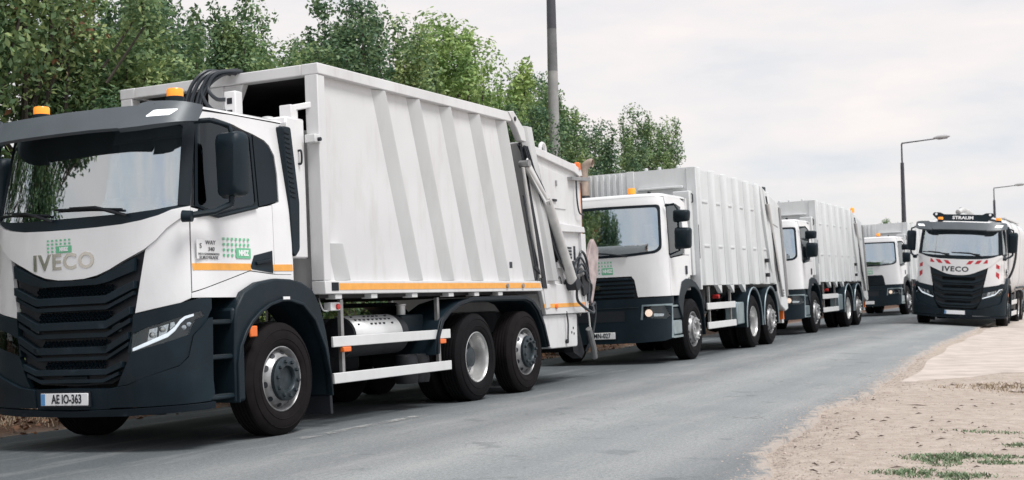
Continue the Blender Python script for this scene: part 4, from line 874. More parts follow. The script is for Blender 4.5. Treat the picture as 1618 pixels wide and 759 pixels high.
# ------------------------------------------------------------------ refuse trucks behind, boxier cab
REN = Hull([(.3, 1.21), (1.1, 1.21), (2.0, 1.2), (2.75, 1.13)], [(.4, 1.38), (1.2, 1.36), (1.95, 1.33), (2.7, 1.2), (2.85, 1.15)], .33, 3.4)
def boxy_truck(chars):
    root = empty('refuse_truck')
    F, D = REN.F, REN.D
    sym = lambda half: half + [(-q, z) for q, z in half[::-1] if abs(q) > 1e-6]
    both = lambda nm, poly, off, th, m, **k: (panel(nm, REN, poly, off, th, m, root, **k), panel(nm, REN, mir(poly), off, th, m, root, **k))
    ws = rounded(sym([F(0, 1.795), F(.6, 1.805), F(1.02, 1.84), F(1.105, 1.90), F(1.065, 2.64), F(0, 2.655)]), .07)
    ws_in = rounded(sym([F(0, 1.835), F(.6, 1.845), F(1.0, 1.878), F(1.07, 1.93), F(1.035, 2.605), F(0, 2.618)]), .07)
    panel('windscreen', REN, ws_in, -.008, .006, 'glass', root)
    panel('windscreen_surround', REN, ws, .004, .03, 'plastic_gloss', root, holes=[ws_in])
    front = sym([F(0, 1.13), F(.69, 1.13), F(.645, 1.40), F(.60, 1.462), F(0, 1.465)][::-1][:0] + [F(0, 2.80), F(.7, 2.80), D(1.0, 2.78), D(.99, 2.60), D(1.115, 1.80), D(1.13, 1.12), F(.9, 1.12), F(.70, 1.12), F(.652, 1.40), F(.60, 1.470), F(0, 1.472)])
    wh = rounded(sym([F(0, 1.788), F(.6, 1.798), F(1.025, 1.833), F(1.112, 1.90), F(1.072, 2.648), F(0, 2.663)]), .07)
    panel('front_panel', REN, front, 0, .04, 'cab_white', root, holes=[wh])
    both('door', [D(1.105, 1.80), D(1.06, 1.74), D(.30, 1.80), D(.02, 1.80), D(.02, 1.46), D(.40, 1.30), D(.62, 1.12), D(1.12, 1.12)], .0, .04, 'cab_white', bevel=.003)
    both('side_window', rounded([D(1.075, 1.82), D(1.05, 1.765), D(.30, 1.83), D(.22, 2.62), D(.45, 2.66), D(.955, 2.62)], .05), -.004, .02, 'glass_dark')
    both('side_window_backing', rounded([D(1.085, 1.83), D(1.05, 1.755), D(.29, 1.82), D(.21, 2.63), D(.45, 2.67), D(.96, 2.63)], .05), -.03, .01, 'black')
    both('upper_side', [D(.985, 2.79), D(.98, 2.66), D(.45, 2.685), D(.19, 2.64), D(.27, 1.81), D(.015, 1.81), D(.015, 1.46), D(-.05, 1.46), D(-.08, 2.0), D(-.10, 2.72), D(.2, 2.79)], -.001, .04, 'cab_white')
    m = MB(); qs = [REN.D(-.10, 2.78)[0]*(1-2*i/50) for i in range(51)]; rings = []
    for z, k in ((2.79, 1.), (2.82, .985), (2.845, .93), (2.86, .7), (2.865, 0.)): rings.append([Vector(((REN.base(q, 2.78).x-.5)*k+.5, REN.base(q, 2.78).y*k, z)) for q in qs])
    for rg in rings: m.v += [tuple(p) for p in rg]
    for i in range(4):
        for k in range(50): m.f.append((i*51+k, i*51+k+1, (i+1)*51+k+1, (i+1)*51+k))
        m.f.append((i*51+50, i*51, (i+1)*51, (i+1)*51+50))
    m.build('roof', 'cab_white', root, 40)
    MB().box(-.10, -.06, -1.16, 1.16, 1.2, 2.8).build('rear_wall', 'cab_white', root)
    MB().lathe([(.03, 2.86), (.03, 2.90), (0, 2.905)], c=(.75, .78, 0), n=10).build('roof_horn', 'black', root, 40)
    b = beacon(root, .45, .36, 2.885, .065, .12)
    # grille, bumper, lights
    gr = panel('grille', REN, sym([F(0, 1.462), F(.595, 1.460), F(.643, 1.395), F(.69, 1.12), F(.70, 1.10), F(0, 1.10)]), -.03, .02, 'black', root)
    for z in (1.43, 1.36, 1.29, 1.22, 1.15): panel('slat', REN, sym([F(0, z+.015), F(.59 if z > 1.4 else .63, z+.015), F(.60 if z > 1.4 else .64, z-.02), F(0, z-.02)]), .008, .05, 'plastic', gr, bevel=.005)
    MB().tube([(1.385, -.06, 1.30), (1.392, .06, 1.30)], .05, 4).build('emblem', 'chrome', gr)
    hl = [F(.765, .775), F(1.13, .745), D(1.175, .79), D(1.155, .95), F(1.12, .965), F(.78, .965)]
    hh = [F(0, 1.095), F(.70, 1.095), F(1.0, 1.10), D(1.13, 1.11), D(1.05, 1.11), D(1.05, .98), D(1.17, .98), D(1.18, .42), F(1.10, .385), F(.6, .36), F(0, .355)]
    panel('bumper', REN, sym(hh), .012, .06, 'plastic', root, holes=[hl, mir(hl)], bevel=.01)
    panel('bumper_groove', REN, sym([F(0, .94), F(.70, .945), F(.70, .955), F(0, .952)]), .020, .01, 'hub_grey', root)
    panel('bumper_intake', REN, sym([F(0, .72), F(.46, .725), F(.46, .90), F(0, .90)]), .016, .02, 'black', root)
    for s in (1, -1):
        ms = lambda p: [(s*q, z) for q, z in p][::s]
        hp = panel('headlight', REN, ms(hl), -.05, .02, 'black', root)
        panel('lens', REN, ms(hl), .006, .004, 'lens', hp)
        q, z = F(.865, .85); p = REN.map(s*q, z, -.02); n = (REN.map(s*q, z, 0)-p).normalized()
        MB().tube([p-n*.02, p+n*.005, p+n*.012], [.062, .06, .02], 18).build('lamp', 'lamp_on', hp, 40)
        panel('reflector', REN, ms([F(.95, .79), F(1.10, .79), F(1.12, .83), F(.95, .84)]), -.02, .01, 'reflector', hp)
        fr_ = ms(hl); big = [(q*1.0+(.022 if abs(q) > 1.05 else -.03)*s, z+(.022 if z > .86 else -.0)) for q, z in fr_]
        panel('lamp_frame', REN, ms([F(.735, .74), F(.77, .74), F(.785, .963), F(1.12, .965), D(1.15, .955), D(1.19, .43), D(1.10, .43), D(1.10, .46), D(1.15, .46), D(1.12, .99), F(1.12, .99), F(.765, .988)]), .02, .02, 'skirt_metal', root, bevel=.004)
        # step panels ahead of the wheel
        MB().box(.58, 1.08, s*1.10, s*1.195, .73, .92).build('step_panel', 'plastic', root, bevel=.02)
        MB().box(.60, 1.06, s*1.10, s*1.20, .47, .71).build('step_panel', 'skirt_metal', root, bevel=.02)
        MB().box(.58, 1.10, s*1.08, s*1.205, .935, .965).build('step_frame', 'skirt_metal', root); MB().box(.58, 1.10, s*1.08, s*1.205, .42, .455).build('step_frame', 'skirt_metal', root)
        hd = panel('door_handle', REN, ms(rounded([D(.30, 1.47), D(.21, 1.47), D(.20, 1.62), D(.29, 1.62)], .02)), .015, .03, 'black', root)
        # mirrors
        for z0, z1, yc in ((2.33, 2.545, 1.42), (1.88, 2.25, 1.43)):
            hs_ = rounded([(yc-.14, z0), (yc+.13, z0+.01), (yc+.15, z1-.02), (yc-.13, z1)], .05); mm = MB(); n_ = len(hs_); zc = (z0+z1)/2
            for xo, sc in ((.98, .97), (1.0, 1.), (1.06, 1.), (1.11, .9), (1.13, .7)): mm.v += [(xo, s*(yc+(y-yc)*sc), zc+(z-zc)*sc) for y, z in hs_]
            for k in range(4): mm.f += [(k*n_+i, k*n_+(i+1) % n_, (k+1)*n_+(i+1) % n_, (k+1)*n_+i) for i in range(n_)]
            mm.f += [tuple(range(n_)), tuple(range(5*n_-1, 4*n_-1, -1))]
            mo = mm.build('wing_mirror', 'plastic', root, 45)
        MB().tube([(1.06, s*1.15, 2.62), (1.05, s*1.30, 2.64), (1.04, s*1.36, 2.55), (1.04, s*1.36, 1.86), (1.06, s*1.19, 1.80)], .018, 8).build('mirror_arm', 'plastic', root, 40)
        # wheel arch
        o_ = [(.80, .98), (.72, 1.12), (.55, 1.345), (.30, 1.40), (.05, 1.395), (-.20, 1.34), (-.40, 1.24), (-.55, 1.08), (-.64, .85), (-.68, .40)]
        i_ = [(-.645, .40), (-.60, .83), (-.51, 1.03), (-.36, 1.16), (-.17, 1.235), (.05, 1.255), (.28, 1.22), (.45, 1.10), (.55, .92), (.60, .72)]
        MB().prism(o_+i_, 1, s*.8, s*1.225).build('wheel_arch', 'plastic', root, 40, bevel=.015)
    # wipers, interior
    for y0, y1 in ((.55, -.15), (-.25, -.95)):
        MB().tube([REN.map(*F(y0, 1.80), .03), REN.map(*F((y0+y1)/2, 1.86), .03), REN.map(*F(y1, 1.895), .02)], .014, 6).build('wiper', 'black', root, 40)
    MB().box(.6, 1.08, -1.0, 1.0, 1.55, 1.80).build('dashboard', 'seat', root, bevel=.05)
    for y in (.52, -.52): MB().box(-.0, .08, y-.25, y+.25, 1.4, 2.15).box(.0, .06, y-.13, y+.13, 2.16, 2.38).build('seat', 'curtain', root, bevel=.04)
    MB().prism([(1.0, 1.83), (.7, 1.815), (.7, 1.805), (1.0, 1.81)], 1, -.35, .45).build('papers', 'paper', root)
    MB().box(-.05, -.035, -1.12, 1.12, 1.2, 2.78).build('interior_lining', 'lining', root)
    number_plate(root, REN.map(0, .5).x+.03, -.20, .29, .44, .55, chars, blue=False)
    xx = REN.map(0, 1.62).x+.004
    logo(root, 'badge_dots', ((xx, .01, 1.515), FX, FY), .27, .235, cols=5)
    chassis(root, -6.4, rear_axles=(-4.0, -5.35))
    for s in (1, -1):
        wheel(root, 0, 1.225, 'front', s, hub='rim_silver', nuts='rim_bright'); wheel(root, -4.0, 1.225, 'dual', s, rim='rim_bright'); wheel(root, -5.35, 1.225, 'tag', s, hub='rim_silver', nuts='rim_bright')
        side_guard(root, -.86, -2.68, .955, .61, s, .12, marker=False)
        # container side: broad ribs running past the bottom edge to points
        MB().prism([(-.53, 1.28), (-.53, 3.36), (-5.05, 3.30), (-5.75, 1.26)], 1, s*1.15, s*1.175).build('side_sheet', 'body_cool', root)
        for k in range(7):
            x = -.60-.80*k; dz = .012*k; lean = .045+.022*k; wv = .21 if k else .12
            m = MB(); prof = [(0, 1.174), (.07, 1.25), (wv, 1.25), (wv+.08, 1.174)]
            z1, z0 = 3.385-dz, 1.27
            if k == 6: z1 = 3.20
            vs = [(x-a-(3.4-z)*lean*.5, s*y, z) for z in (z1, z0) for a, y in prof]
            tip = [(x-.04-(3.4-1.1)*lean*.5, s*1.174, 1.10), (x-.07-(3.4-1.1)*lean*.5, s*1.24, 1.10)]
            m.add(vs, [(0, 1, 5, 4), (1, 2, 6, 5), (2, 3, 7, 6), (0, 4, 7, 3), (0, 3, 2, 1), (4, 5, 6, 7)])
            m.build('rib', 'body_cool', root, bevel=.012)
            if 0 < k < 4: MB().prism([(x-(3.4-1.27)*lean*.5, 1.268), (x-wv-.06-(3.4-1.27)*lean*.5, 1.268), (x-wv-.05-(3.4-1.27)*lean*.5, 1.12)], 1, s*1.17, s*1.245).build('rib_foot', 'body_cool', root)
        for z in (2.78, 1.98):
            for k in range(6):
                x = -.86-.80*k-(3.4-z)*(.045+.022*k)*.5; MB().prism([(x-.09, z-.012), (x-.44, z-.012), (x-.44, z+.03), (x-.09, z+.03)], 1, s*1.174, s*1.190).build('swage', 'body_cool', root, bevel=.008)
        MB().box(-.56, -.47, s*1.06, s*1.24, 1.2, 3.385).build('corner_post', 'body_cool', root, bevel=.01)
        MB().box(-.46, -.30, s*.85, s*1.16, 1.45, 2.95).build('side_tank', 'body_cool', root, bevel=.015)
        MB().tube([(-.40, s*1.165, 2.90), (-.40, s*1.185, 2.88), (-.40, s*1.185, 2.76), (-.40, s*1.165, 2.74)], .012, 6).build('handle', 'black', root, 40)
        MB().box(-.49, -.475, s*1.241, s*1.246, 1.75, 2.35).build('slot', 'black', root)
        # round rear mudguards, tool box
        for xc in (-4.0, -5.35):
            pts_o = [(xc+.60*math.cos(a), TR+.68*math.sin(a)) for a in [R(-8+196*i/14) for i in range(15)]]; pts_i = [(xc+.565*math.cos(a), TR+.64*math.sin(a)) for a in [R(-8+196*i/14) for i in range(15)]]
            mg = MB().prism(pts_o+pts_i[::-1], 1, s*.75, s*1.235).build('mudguard', 'plastic', root, 40)
            MB().tube([(a, s*1.236, b) for a, b in pts_o], .014, 6).build('mudguard_rim', 'skirt_metal', mg, 40)
        MB().box(-3.36, -2.86, s*.95, s*1.20, .50, .93).build('tool_box', 'skirt_metal', root, bevel=.02)
        MB().tube([(-1.3, s*.9, .86), (-1.3, s*.9, 1.2)], .14, 12).build('air_tank', 'chassis', root, 40)
        MB().lathe([(.04, s*1.0), (.04, s*1.12), (0, s*1.125)], c=(-1.95, 0, 1.06), ax=1, n=10).build('red_cap', 'red', root, 40)
        for z in (1.45, 1.75): MB().box(-5.36, -5.22, s*1.18, s*1.25, z-.04, z+.04).build('hinge', 'chassis', root)
        MB().prism([(-4.95, 3.30), (-5.15, 3.30), (-5.95, 1.25), (-5.70, 1.25)], 1, s*1.14, s*1.23).build('rear_frame', 'body_cool', root, bevel=.01)
        MB().prism([(-5.17, 3.27), (-5.23, 3.27), (-6.05, 1.10), (-5.98, 1.10)], 1, s*1.15, s*1.215).build('seal', 'black', root)
    MB().box(-.56, -.50, -1.06, 1.06, 1.25, 3.38).build('front_wall', 'body_cool', root)
    MB().box(-5.1, -.56, -1.15, 1.15, 3.29, 3.35).build('roof_sheet', 'body_cool', root)
    for k in range(8): MB().box(-.50, -.465, -1.05+.12*k, -.985+.12*k, 2.8, 3.36).build('front_rib', 'body_cool', root, bevel=.006)
    MB().box(-.50, -.47, -.06, .08, 2.8, 3.385).build('front_rib', 'body_cool', root, bevel=.006)
    MB().box(-.50, -.43, .15, 1.0, 3.02, 3.06).build('front_ledge', 'body_cool', root, bevel=.008)
    for x, y in ((-.55, .30), (-.55, .55), (-.55, .9)): MB().lathe([(.035, 3.38), (.035, 3.42), (.02, 3.43), (0, 3.43)], c=(x, y, 0), n=8).build('roof_lug', 'body_cool', root, 40)
    # exhaust stack
    st = MB().tube(bent([(-.28, -.80, 2.2), (-.28, -.80, 3.0), (-.28, -.80, 3.42), (-.28, -.77, 3.54), (-.28, -.69, 3.59), (-.28, -.62, 3.585)]), .075, 14, cap=False).build('exhaust_stack', 'rust_pipe', root, 40)
    MB().lathe([(.10, 2.2), (.10, 2.95), (.08, 3.0)], c=(-.28, -.80, 0), n=14).build('exhaust_shield', 'chassis', st, 40)
    # tailgate
    tg = [(-5.24, 3.28), (-5.50, 3.22), (-6.45, 3.02), (-6.62, 2.95), (-6.95, 1.0), (-6.95, .70), (-6.72, .66), (-6.30, .80), (-6.06, 1.10)]
    tl = MB().prism(tg, 1, -1.21, 1.21).build('tailgate', 'body_cool', root, bevel=.02)
    for s in (1, -1):
        MB().tube([(-5.42, s*1.25, 2.95), (-6.05, s*1.25, 1.55)], .05, 12).build('lift_cylinder', 'cyl_grey', tl, 40)
        MB().tube([(-6.05, s*1.25, 1.55), (-6.32, s*1.25, .98)], .03, 10).build('cylinder_rod', 'steel', tl, 40)
        MB().tube(bent([(-5.35, s*1.25, 3.1), (-5.55, s*1.26, 2.6), (-5.8, s*1.26, 2.0), (-6.1, s*1.25, 1.3)]), .016, 6).build('hose', 'hose', tl, 40)
        MB().prism([(-6.50, 2.92), (-6.64, 2.90), (-6.96, .98), (-6.80, .98)], 1, s*1.212, s*1.235).build('tail_edge', 'steel', tl)
    for s in (1, -1):
        MB().prism([(-5.85, 2.55), (-6.38, 2.48), (-6.45, 2.90), (-5.75, 2.98)], 1, s*1.212, s*1.222).build('tail_panel', 'body_cool', tl, bevel=.005)
        for k in range(3): MB().box(-6.62+.0*k, -6.52, s*1.212, s*1.218, .98+.06*k, 1.005+.06*k).build('vent_slot', 'black', tl)
        MB().tube([(-6.72, s*1.05, .95), (-7.05, s*1.05, 1.35), (-7.12, s*1.0, 1.75)], .035, 8).build('lift_arm', 'steel', tl, 40)
        MB().box(-6.78, -6.68, s*1.0, s*1.15, .48, .66).build('tail_light', 'marker', tl)
    MB().box(-5.95, -5.62, .75, 1.1, 3.20, 3.34).build('valve_box', 'plastic', tl, bevel=.01)
    MB().prism([(-6.98, 1.15), (-7.20, 1.25), (-7.30, 1.9), (-7.10, 2.15), (-7.0, 1.95)], 1, .25, 1.15).build('bin_lift', 'cyl_grey', tl, bevel=.02)
    MB().box(-6.93, -6.75, -1.1, 1.1, .40, .50).build('underrun_bar', 'aluminium', tl)
    MB().tube([(-5.35, .3, 3.27), (-5.35, .3, 3.40), (-5.38, .3, 3.42)], .03, 8).build('roof_camera', 'black', tl, 40)
    return root
T2 = boxy_truck('JMN-027')
tag(T2, 'white refuse truck with boxy cab and exhaust stack, right behind the lead truck', 'truck', 'refuse trucks queued behind')
def plain(o):
    for c in list(o.children_recursive):
        if c.name.startswith('plate_characters'): bpy.data.objects.remove(c)
T3 = copy_tree(T2); plain(T3)
tag(T3, 'white boxy refuse truck in the middle of the queue, amber light on its tail', 'truck')
T4 = copy_tree(T3)
tag(T4, 'white boxy refuse truck at the back of the queue, beside the tanker', 'truck')
def lat_al(x, y): return x*NX[0]+y*NX[1], x*AX[0]+y*AX[1]
for o, x, y, h_ in ((T2, 2.027, 23.616, -115.06), (T3, 6.544, 34.19, -115.6), (T4, 13.33, 49.2, -117.5)):
    pose(o, x, y, g(*lat_al(x, y)), R(h_), .026, 0)
for c in T3.children:       # the amber light at the rear of this one
    if c.name.startswith('tailgate'):
        MB().lathe([(.06, 3.27), (.06, 3.38), (.03, 3.42), (0, 3.42)], c=(-5.75, 1.12, 0), n=14).build('beacon', 'amber', c, 40)

# ------------------------------------------------------------------ tanker in the oncoming lane
def tanker():
    root = empty('tank_truck')
    tall_grille_cab(root, '', tanker=True); chassis(root, -6.0, rear_axles=(-4.0, -5.38))
    for s in (1, -1):
        wheel(root, 0, 1.225, 'front', s, tyre='tyre_dusty'); wheel(root, -4.0, 1.225, 'dual', s, rim='rim_bright'); wheel(root, -5.385, 1.225, 'tag', s, tyre='tyre_dusty')
        # red and white hazard plates on the hood and the corner panels
        for i, y in enumerate((.20, .42, .64)):
            F = CAB.F; p = [F(y, 1.80+.02*i), F(y+.12, 1.81+.02*i), F(y+.20 - (.08 if i == 2 else 0), 1.91+.02*i), F(y+.08, 1.90+.02*i)]
            panel('hazard_stripe', CAB, [(s*q, z) for q, z in p][::s], .026, .004, 'hazard_red', root)
        for z in (1.72, 1.50):
            p = [CAB.F(.98, z), CAB.F(1.06, z-.08 if z < 1.7 else z-.02), CAB.F(1.06, z+.07), CAB.F(.98, z+.12)]
            panel('hazard_stripe', CAB, [(s*q, zz) for q, zz in p][::s], .010, .004, 'hazard_red', root)
        side_guard(root, -.9, -3.1, .80, .47, s, .13, marker=False)
        MB().box(-.85, -.70, s*1.05, s*1.20, .95, 1.25).build('bracket', 'aluminium', root, bevel=.03)
        MB().box(-3.1, -.9, s*.7, s*1.14, .50, .95).build('tool_box', 'plastic', root, bevel=.03)
        MB().box(-6.1, -3.1, s*.75, s*1.22, 1.12, 1.17).build('mudguard', 'plastic', root, bevel=.01)
    # tank
    sec = []
    for i in range(40):
        a = 2*math.pi*i/40; c_, s_ = math.cos(a), math.sin(a); sec.append((1.24*math.copysign(abs(c_)**.36, c_), 2.05+1.13*math.copysign(abs(s_)**.36, s_)))
    m = MB(); n = len(sec)
    for x, k in ((-.62, .90), (-.64, .95), (-.70, .985), (-.78, 1.), (-6.2, 1.), (-6.35, .96), (-6.42, .85)): m.v += [(x, y*k, 2.08+(z-2.08)*k) for y, z in sec]
    for k in range(6): m.f += [(k*n+i, k*n+(i+1) % n, (k+1)*n+(i+1) % n, (k+1)*n+i) for i in range(n)]
    m.f += [tuple(range(n)), tuple(range(7*n-1, 6*n-1, -1))]
    tk = m.build('tank', 'body_white', root, 40)
    for x in (-.95, -3.4, -5.9):
        mm = MB(); mm.tube([(x, y*1.006, 2.08+(z-2.08)*1.006) for y, z in sec]+[(x, sec[0][0]*1.006, 2.08+(sec[0][1]-2.08)*1.006)], .022, 6); mm.build('tank_band', 'aluminium', tk, 40)
    for y_ in (.75, -1.0): MB().box(-6.0, -.9, y_, y_+.25, 3.185, 3.21).build('walkway', 'aluminium', tk)
    # sign board and boom over the cab roof
    sb = MB().prism(rounded([(-.80, 3.27), (-.62, 3.27), (-.52, 3.22), (.52, 3.22), (.62, 3.27), (.80, 3.27), (.84, 3.20), (.58, 2.96), (-.58, 2.96), (-.84, 3.20)], .03), 0, .62, .70).build('sign_board', 'plastic', root, bevel=.008)
    text('sign_letters', 'STRAUM', .12, 'plate_white', sb, (.703, 0, 3.125), FX, FY, .003, 1.25, bold=.004)
    for y in (-.73, .73): MB().tube([(.70, y, 3.22), (.715, y, 3.22)], .035, 12).build('work_lamp', 'plate_white', sb, 40)
    MB().box(.55, .66, -.5, -.44, 2.95, 3.22).box(.55, .66, .44, .5, 2.95, 3.22).build('sign_bracket', 'plastic', sb)
    MB().tube(bent([(-.9, .1, 3.22), (-.2, .05, 3.32), (.3, -.05, 3.36), (.6, -.15, 3.28)]), .08, 10).build('suction_boom', 'cyl_grey', root, 40)
    MB().lathe([(.05, 3.3), (.06, 3.42), (0, 3.44)], c=(.3, -.10, 0), n=10).build('boom_joint', 'black', root, 40)
    MB().tube(bent([(-.5, .55, 3.14), (-.35, .95, 3.02), (-.35, 1.28, 2.65), (-.35, 1.36, 2.2), (-.40, 1.30, 1.75), (-.5, 1.18, 1.45)]), .035, 8).build('hose', 'hose', root, 40)
    return root
T5 = tanker()
tag(T5, 'white tank truck with red hazard stripes on its hood, in the oncoming lane', 'truck')
pose(T5, 12.95, 38.6, -.10, R(-115), -.063, 0)

# ------------------------------------------------------------------ lamp posts
def lamp_post(al, lat, H, label, dark):
    x, y = world_xy(lat, al); z = g(lat, al); root = empty('street_lamp'); root.location = (x, y, z)
    tag(root, label, 'street lamp', 'lamp posts along the verge')
    zk = H*.70; rk = .155+(.085-.155)*(zk-.2)/(H-.2)
    MB().lathe([(.16, -.2), (.155, .2), (rk, zk)], n=16).build('pole', 'post_dark' if dark else 'concrete_post', root, 40)
    rm = .155+(.085-.155)*(zk+.9-.2)/(H-.2)
    MB().lathe([(rk+.001, zk-.001), (rm+.001, zk+.9)], n=16).build('weathered_band', 'post_dark' if dark else 'post_mid', root, 40)
    MB().lathe([(rm+.002, zk+.899), (.087, H)], n=16).build('upper_pole', 'post_dark', root, 40)
    MB().tube([(0, 0, H), (0, 0, H+.9), (.03, -.01, H+1.0)], [.045, .038, .036], 10).build('spigot', 'post_dark', root, 40)
    ax = Vector((NX[0], NX[1], 0)); e = ax*1.9+Vector((0, 0, H+1.12))
    MB().tube([(0, 0, H+.98), tuple(e)], [.035, .028], 8).build('arm', 'post_dark', root, 40)
    a = ax*1.55+Vector((0, 0, H+1.14)); b = ax*2.35+Vector((0, 0, H+1.19))
    h = MB().tube([a, a.lerp(b, .25), a.lerp(b, .7), b], [.04, .10, .11, .03], 12).build('lamp_head', 'lamp_head', root, 40)
    MB().tube([a.lerp(b, .3)-Vector((0, 0, .05)), a.lerp(b, .85)-Vector((0, 0, .05))], [.07, .06], 10).build('lamp_glass', 'lens', h, 40)
lamp_post(25.7, -11.2, 8.5, 'concrete lamp post rising behind the tail of the lead truck', False)
lamp_post(69.0, -11.0, 7.2, 'dark lamp post with arm, rising between the last queued truck and the tanker', True)
lamp_post(112.5, -10.9, 7.4, 'farthest small lamp post, above the tanker', True)

# ------------------------------------------------------------------ trees
def leaf_mat(name, dark, mid, lite, brown=0.):
    m = bpy.data.materials.new(name); m.use_nodes = True; N, L = m.node_tree.nodes, m.node_tree.links; b = N['Principled BSDF']; b.inputs['Roughness'].default_value = .5; b.inputs['Specular IOR Level'].default_value = .35
    ge = N.new('ShaderNodeNewGeometry'); r = N.new('ShaderNodeValToRGB'); el = r.color_ramp.elements
    el[0].position, el[0].color = 0, dark+(1,); el[1].position, el[1].color = 1, lite+(1,); q = el.new(.5); q.color = mid+(1,)
    if brown:
        q = el.new(1-brown); q.color = lite+(1,); q = el.new(1-brown+.01); q.color = (.30, .13, .08, 1); el[len(el)-1].color = (.36, .17, .10, 1)
    t = N.new('ShaderNodeTexCoord'); n = N.new('ShaderNodeTexNoise'); n.inputs['Scale'].default_value = 1.1; n.inputs['Detail'].default_value = 3; L.new(t.outputs['Object'], n.inputs[0])
    a = N.new('ShaderNodeMath'); a.operation = 'MULTIPLY_ADD'; a.inputs[1].default_value = .55; L.new(ge.outputs['Random Per Island'], a.inputs[0])
    s2 = N.new('ShaderNodeMath'); s2.operation = 'MULTIPLY_ADD'; s2.inputs[1].default_value = 1.5; s2.inputs[2].default_value = -.50; L.new(n.outputs[0], s2.inputs[0]); L.new(s2.outputs[0], a.inputs[2]); a.use_clamp = True
    L.new(a.outputs[0], r.inputs[0]); L.new(r.outputs[0], b.inputs['Base Color'])
    tr = N.new('ShaderNodeBsdfTranslucent'); L.new(r.outputs[0], tr.inputs[0]); mx_ = N.new('ShaderNodeMixShader'); mx_.inputs[0].default_value = .28
    out = N['Material Output']; L.new(b.outputs[0], mx_.inputs[1]); L.new(tr.outputs[0], mx_.inputs[2]); L.new(mx_.outputs[0], out.inputs[0])
    MATS[name] = m
leaf_mat('leaf_green', (.050, .118, .068), (.165, .265, .115), (.42, .50, .20))
leaf_mat('leaf_dark', (.036, .094, .064), (.112, .200, .104), (.29, .38, .165))
leaf_mat('leaf_light', (.10, .19, .07), (.26, .39, .13), (.48, .59, .22))
leaf_mat('leaf_autumn', (.050, .114, .066), (.16, .25, .11), (.40, .47, .19), brown=.09)
mat('bark', (.075, .062, .052), .9, var=.4, scale=9, bump=.6, bscale=30)
def leaf_cloud(rg, centres, radii, counts, size, up=.35):
    """leaf faces scattered through clumps; returns a mesh of bent four-sided leaves"""
    Vs = []; 
    for c, r, n in zip(centres, radii, counts):
        d = rg.normal(size=(n, 3)); d /= np.linalg.norm(d, axis=1)[:, None]; rad = rg.random(n)**.45
        p = np.asarray(c)+d*rad[:, None]*np.asarray(r)
        nrm = d*.6+rg.normal(size=(n, 3))*.55+np.array([0, 0, up]); nrm /= np.linalg.norm(nrm, axis=1)[:, None]
        t = np.cross(nrm, rg.normal(size=(n, 3))); t /= np.linalg.norm(t, axis=1)[:, None]; b = np.cross(nrm, t)
        s = size*(.6+.8*rg.random(n))[:, None]
        Vs.append(np.stack([p-t*s*.5, p+b*s*.27-nrm*s*.05, p+t*s*.5-nrm*s*.12, p-b*s*.27-nrm*s*.05], 1))
    V = np.concatenate(Vs).reshape(-1, 3); nf = len(V)//4
    me = bpy.data.meshes.new('crown'); me.vertices.add(len(V)); me.vertices.foreach_set('co', V.ravel()); me.loops.add(len(V)); me.loops.foreach_set('vertex_index', np.arange(len(V)))
    me.polygons.add(nf); me.polygons.foreach_set('loop_start', np.arange(nf)*4); me.update(); me.validate(); return me
def tree_proto(seed, H, rad, leaves=38000, size=.088):
    rg = np.random.default_rng(seed); tr = MB(); cs, rs, ns = [], [], []
    trunk_h = H*.42; lean = rg.normal(size=2)*.12
    tr.tube([(0, 0, -.3), (lean[0]*.3, lean[1]*.3, trunk_h*.5), (lean[0], lean[1], trunk_h), (lean[0]*1.6, lean[1]*1.6, H*.8)], [.14, .11, .08, .02], 8)
    nb = 26
    for i in range(nb):
        a = 2*math.pi*i/nb*2.4+rg.random()*.8; zb = H*(.16+.34*rg.random()); e = rg.uniform(.45, 1.0)
        ztip = min(H*(.10+.88*rg.random()**.85), H*.98); k = max(.25, 1-((ztip/H-.42)/.62)**2) if ztip/H > .42 else .85
        tip = np.array([math.cos(a)*rad*e*k, math.sin(a)*rad*e*k, ztip]); base = np.array([lean[0]*.6, lean[1]*.6, min(zb, ztip*.6)])
        mid = base*.5+tip*.5+np.array([math.cos(a)*rad*.12, math.sin(a)*rad*.12, -.15])
        tr.tube([tuple(base), tuple(mid), tuple(tip)], [.05, .032, .008], 5)
        for j in range(5):
            t = .40+.15*j; q = (1-t)**2*base+2*t*(1-t)*mid+t*t*tip+rg.normal(size=3)*.22*(1.25-t); cs.append(q); rr = rg.uniform(.28, .52)*(1.3-.45*t)*rad/1.7; rs.append((rr, rr, rr*.85)); ns.append(1.)
    for i in range(11):       # upright leading shoots that give the crown its ragged top
        a = rg.random()*6.28; e = rg.random()**.7*rad*.78; zb = H*(.66+.12*rg.random()); L_ = H*rg.uniform(.10, .26)*(1-.45*e/rad)
        x, y = math.cos(a)*e, math.sin(a)*e; dx, dy = rg.normal(size=2)*.12
        tr.tube([(x*.7, y*.7, zb-.8), (x, y, zb), (x+dx, y+dy, zb+L_)], [.02, .014, .004], 4)
        for j in range(5):
            t = j/4.; rr = .34*(1-.58*t); cs.append((x+dx*t, y+dy*t, zb+L_*t)); rs.append((rr, rr, .24)); ns.append(.55*(1-.5*t))
    ns = np.array(ns); ns = np.maximum((ns/ns.sum()*leaves).astype(int), 20)
    crown = leaf_cloud(rg, cs, rs, ns, size); tm = tr.mesh('trunk'); tm.materials.append(M('bark')); crown.materials.append(M('leaf_green'))
    return tm, crown
protos = [tree_proto(11, 7.0, 2.1), tree_proto(23, 7.0, 1.9), tree_proto(37, 7.0, 2.3), tree_proto(58, 7.0, 2.0)]
ptop = [max(v.co.z for v in p[1].vertices) for p in protos]
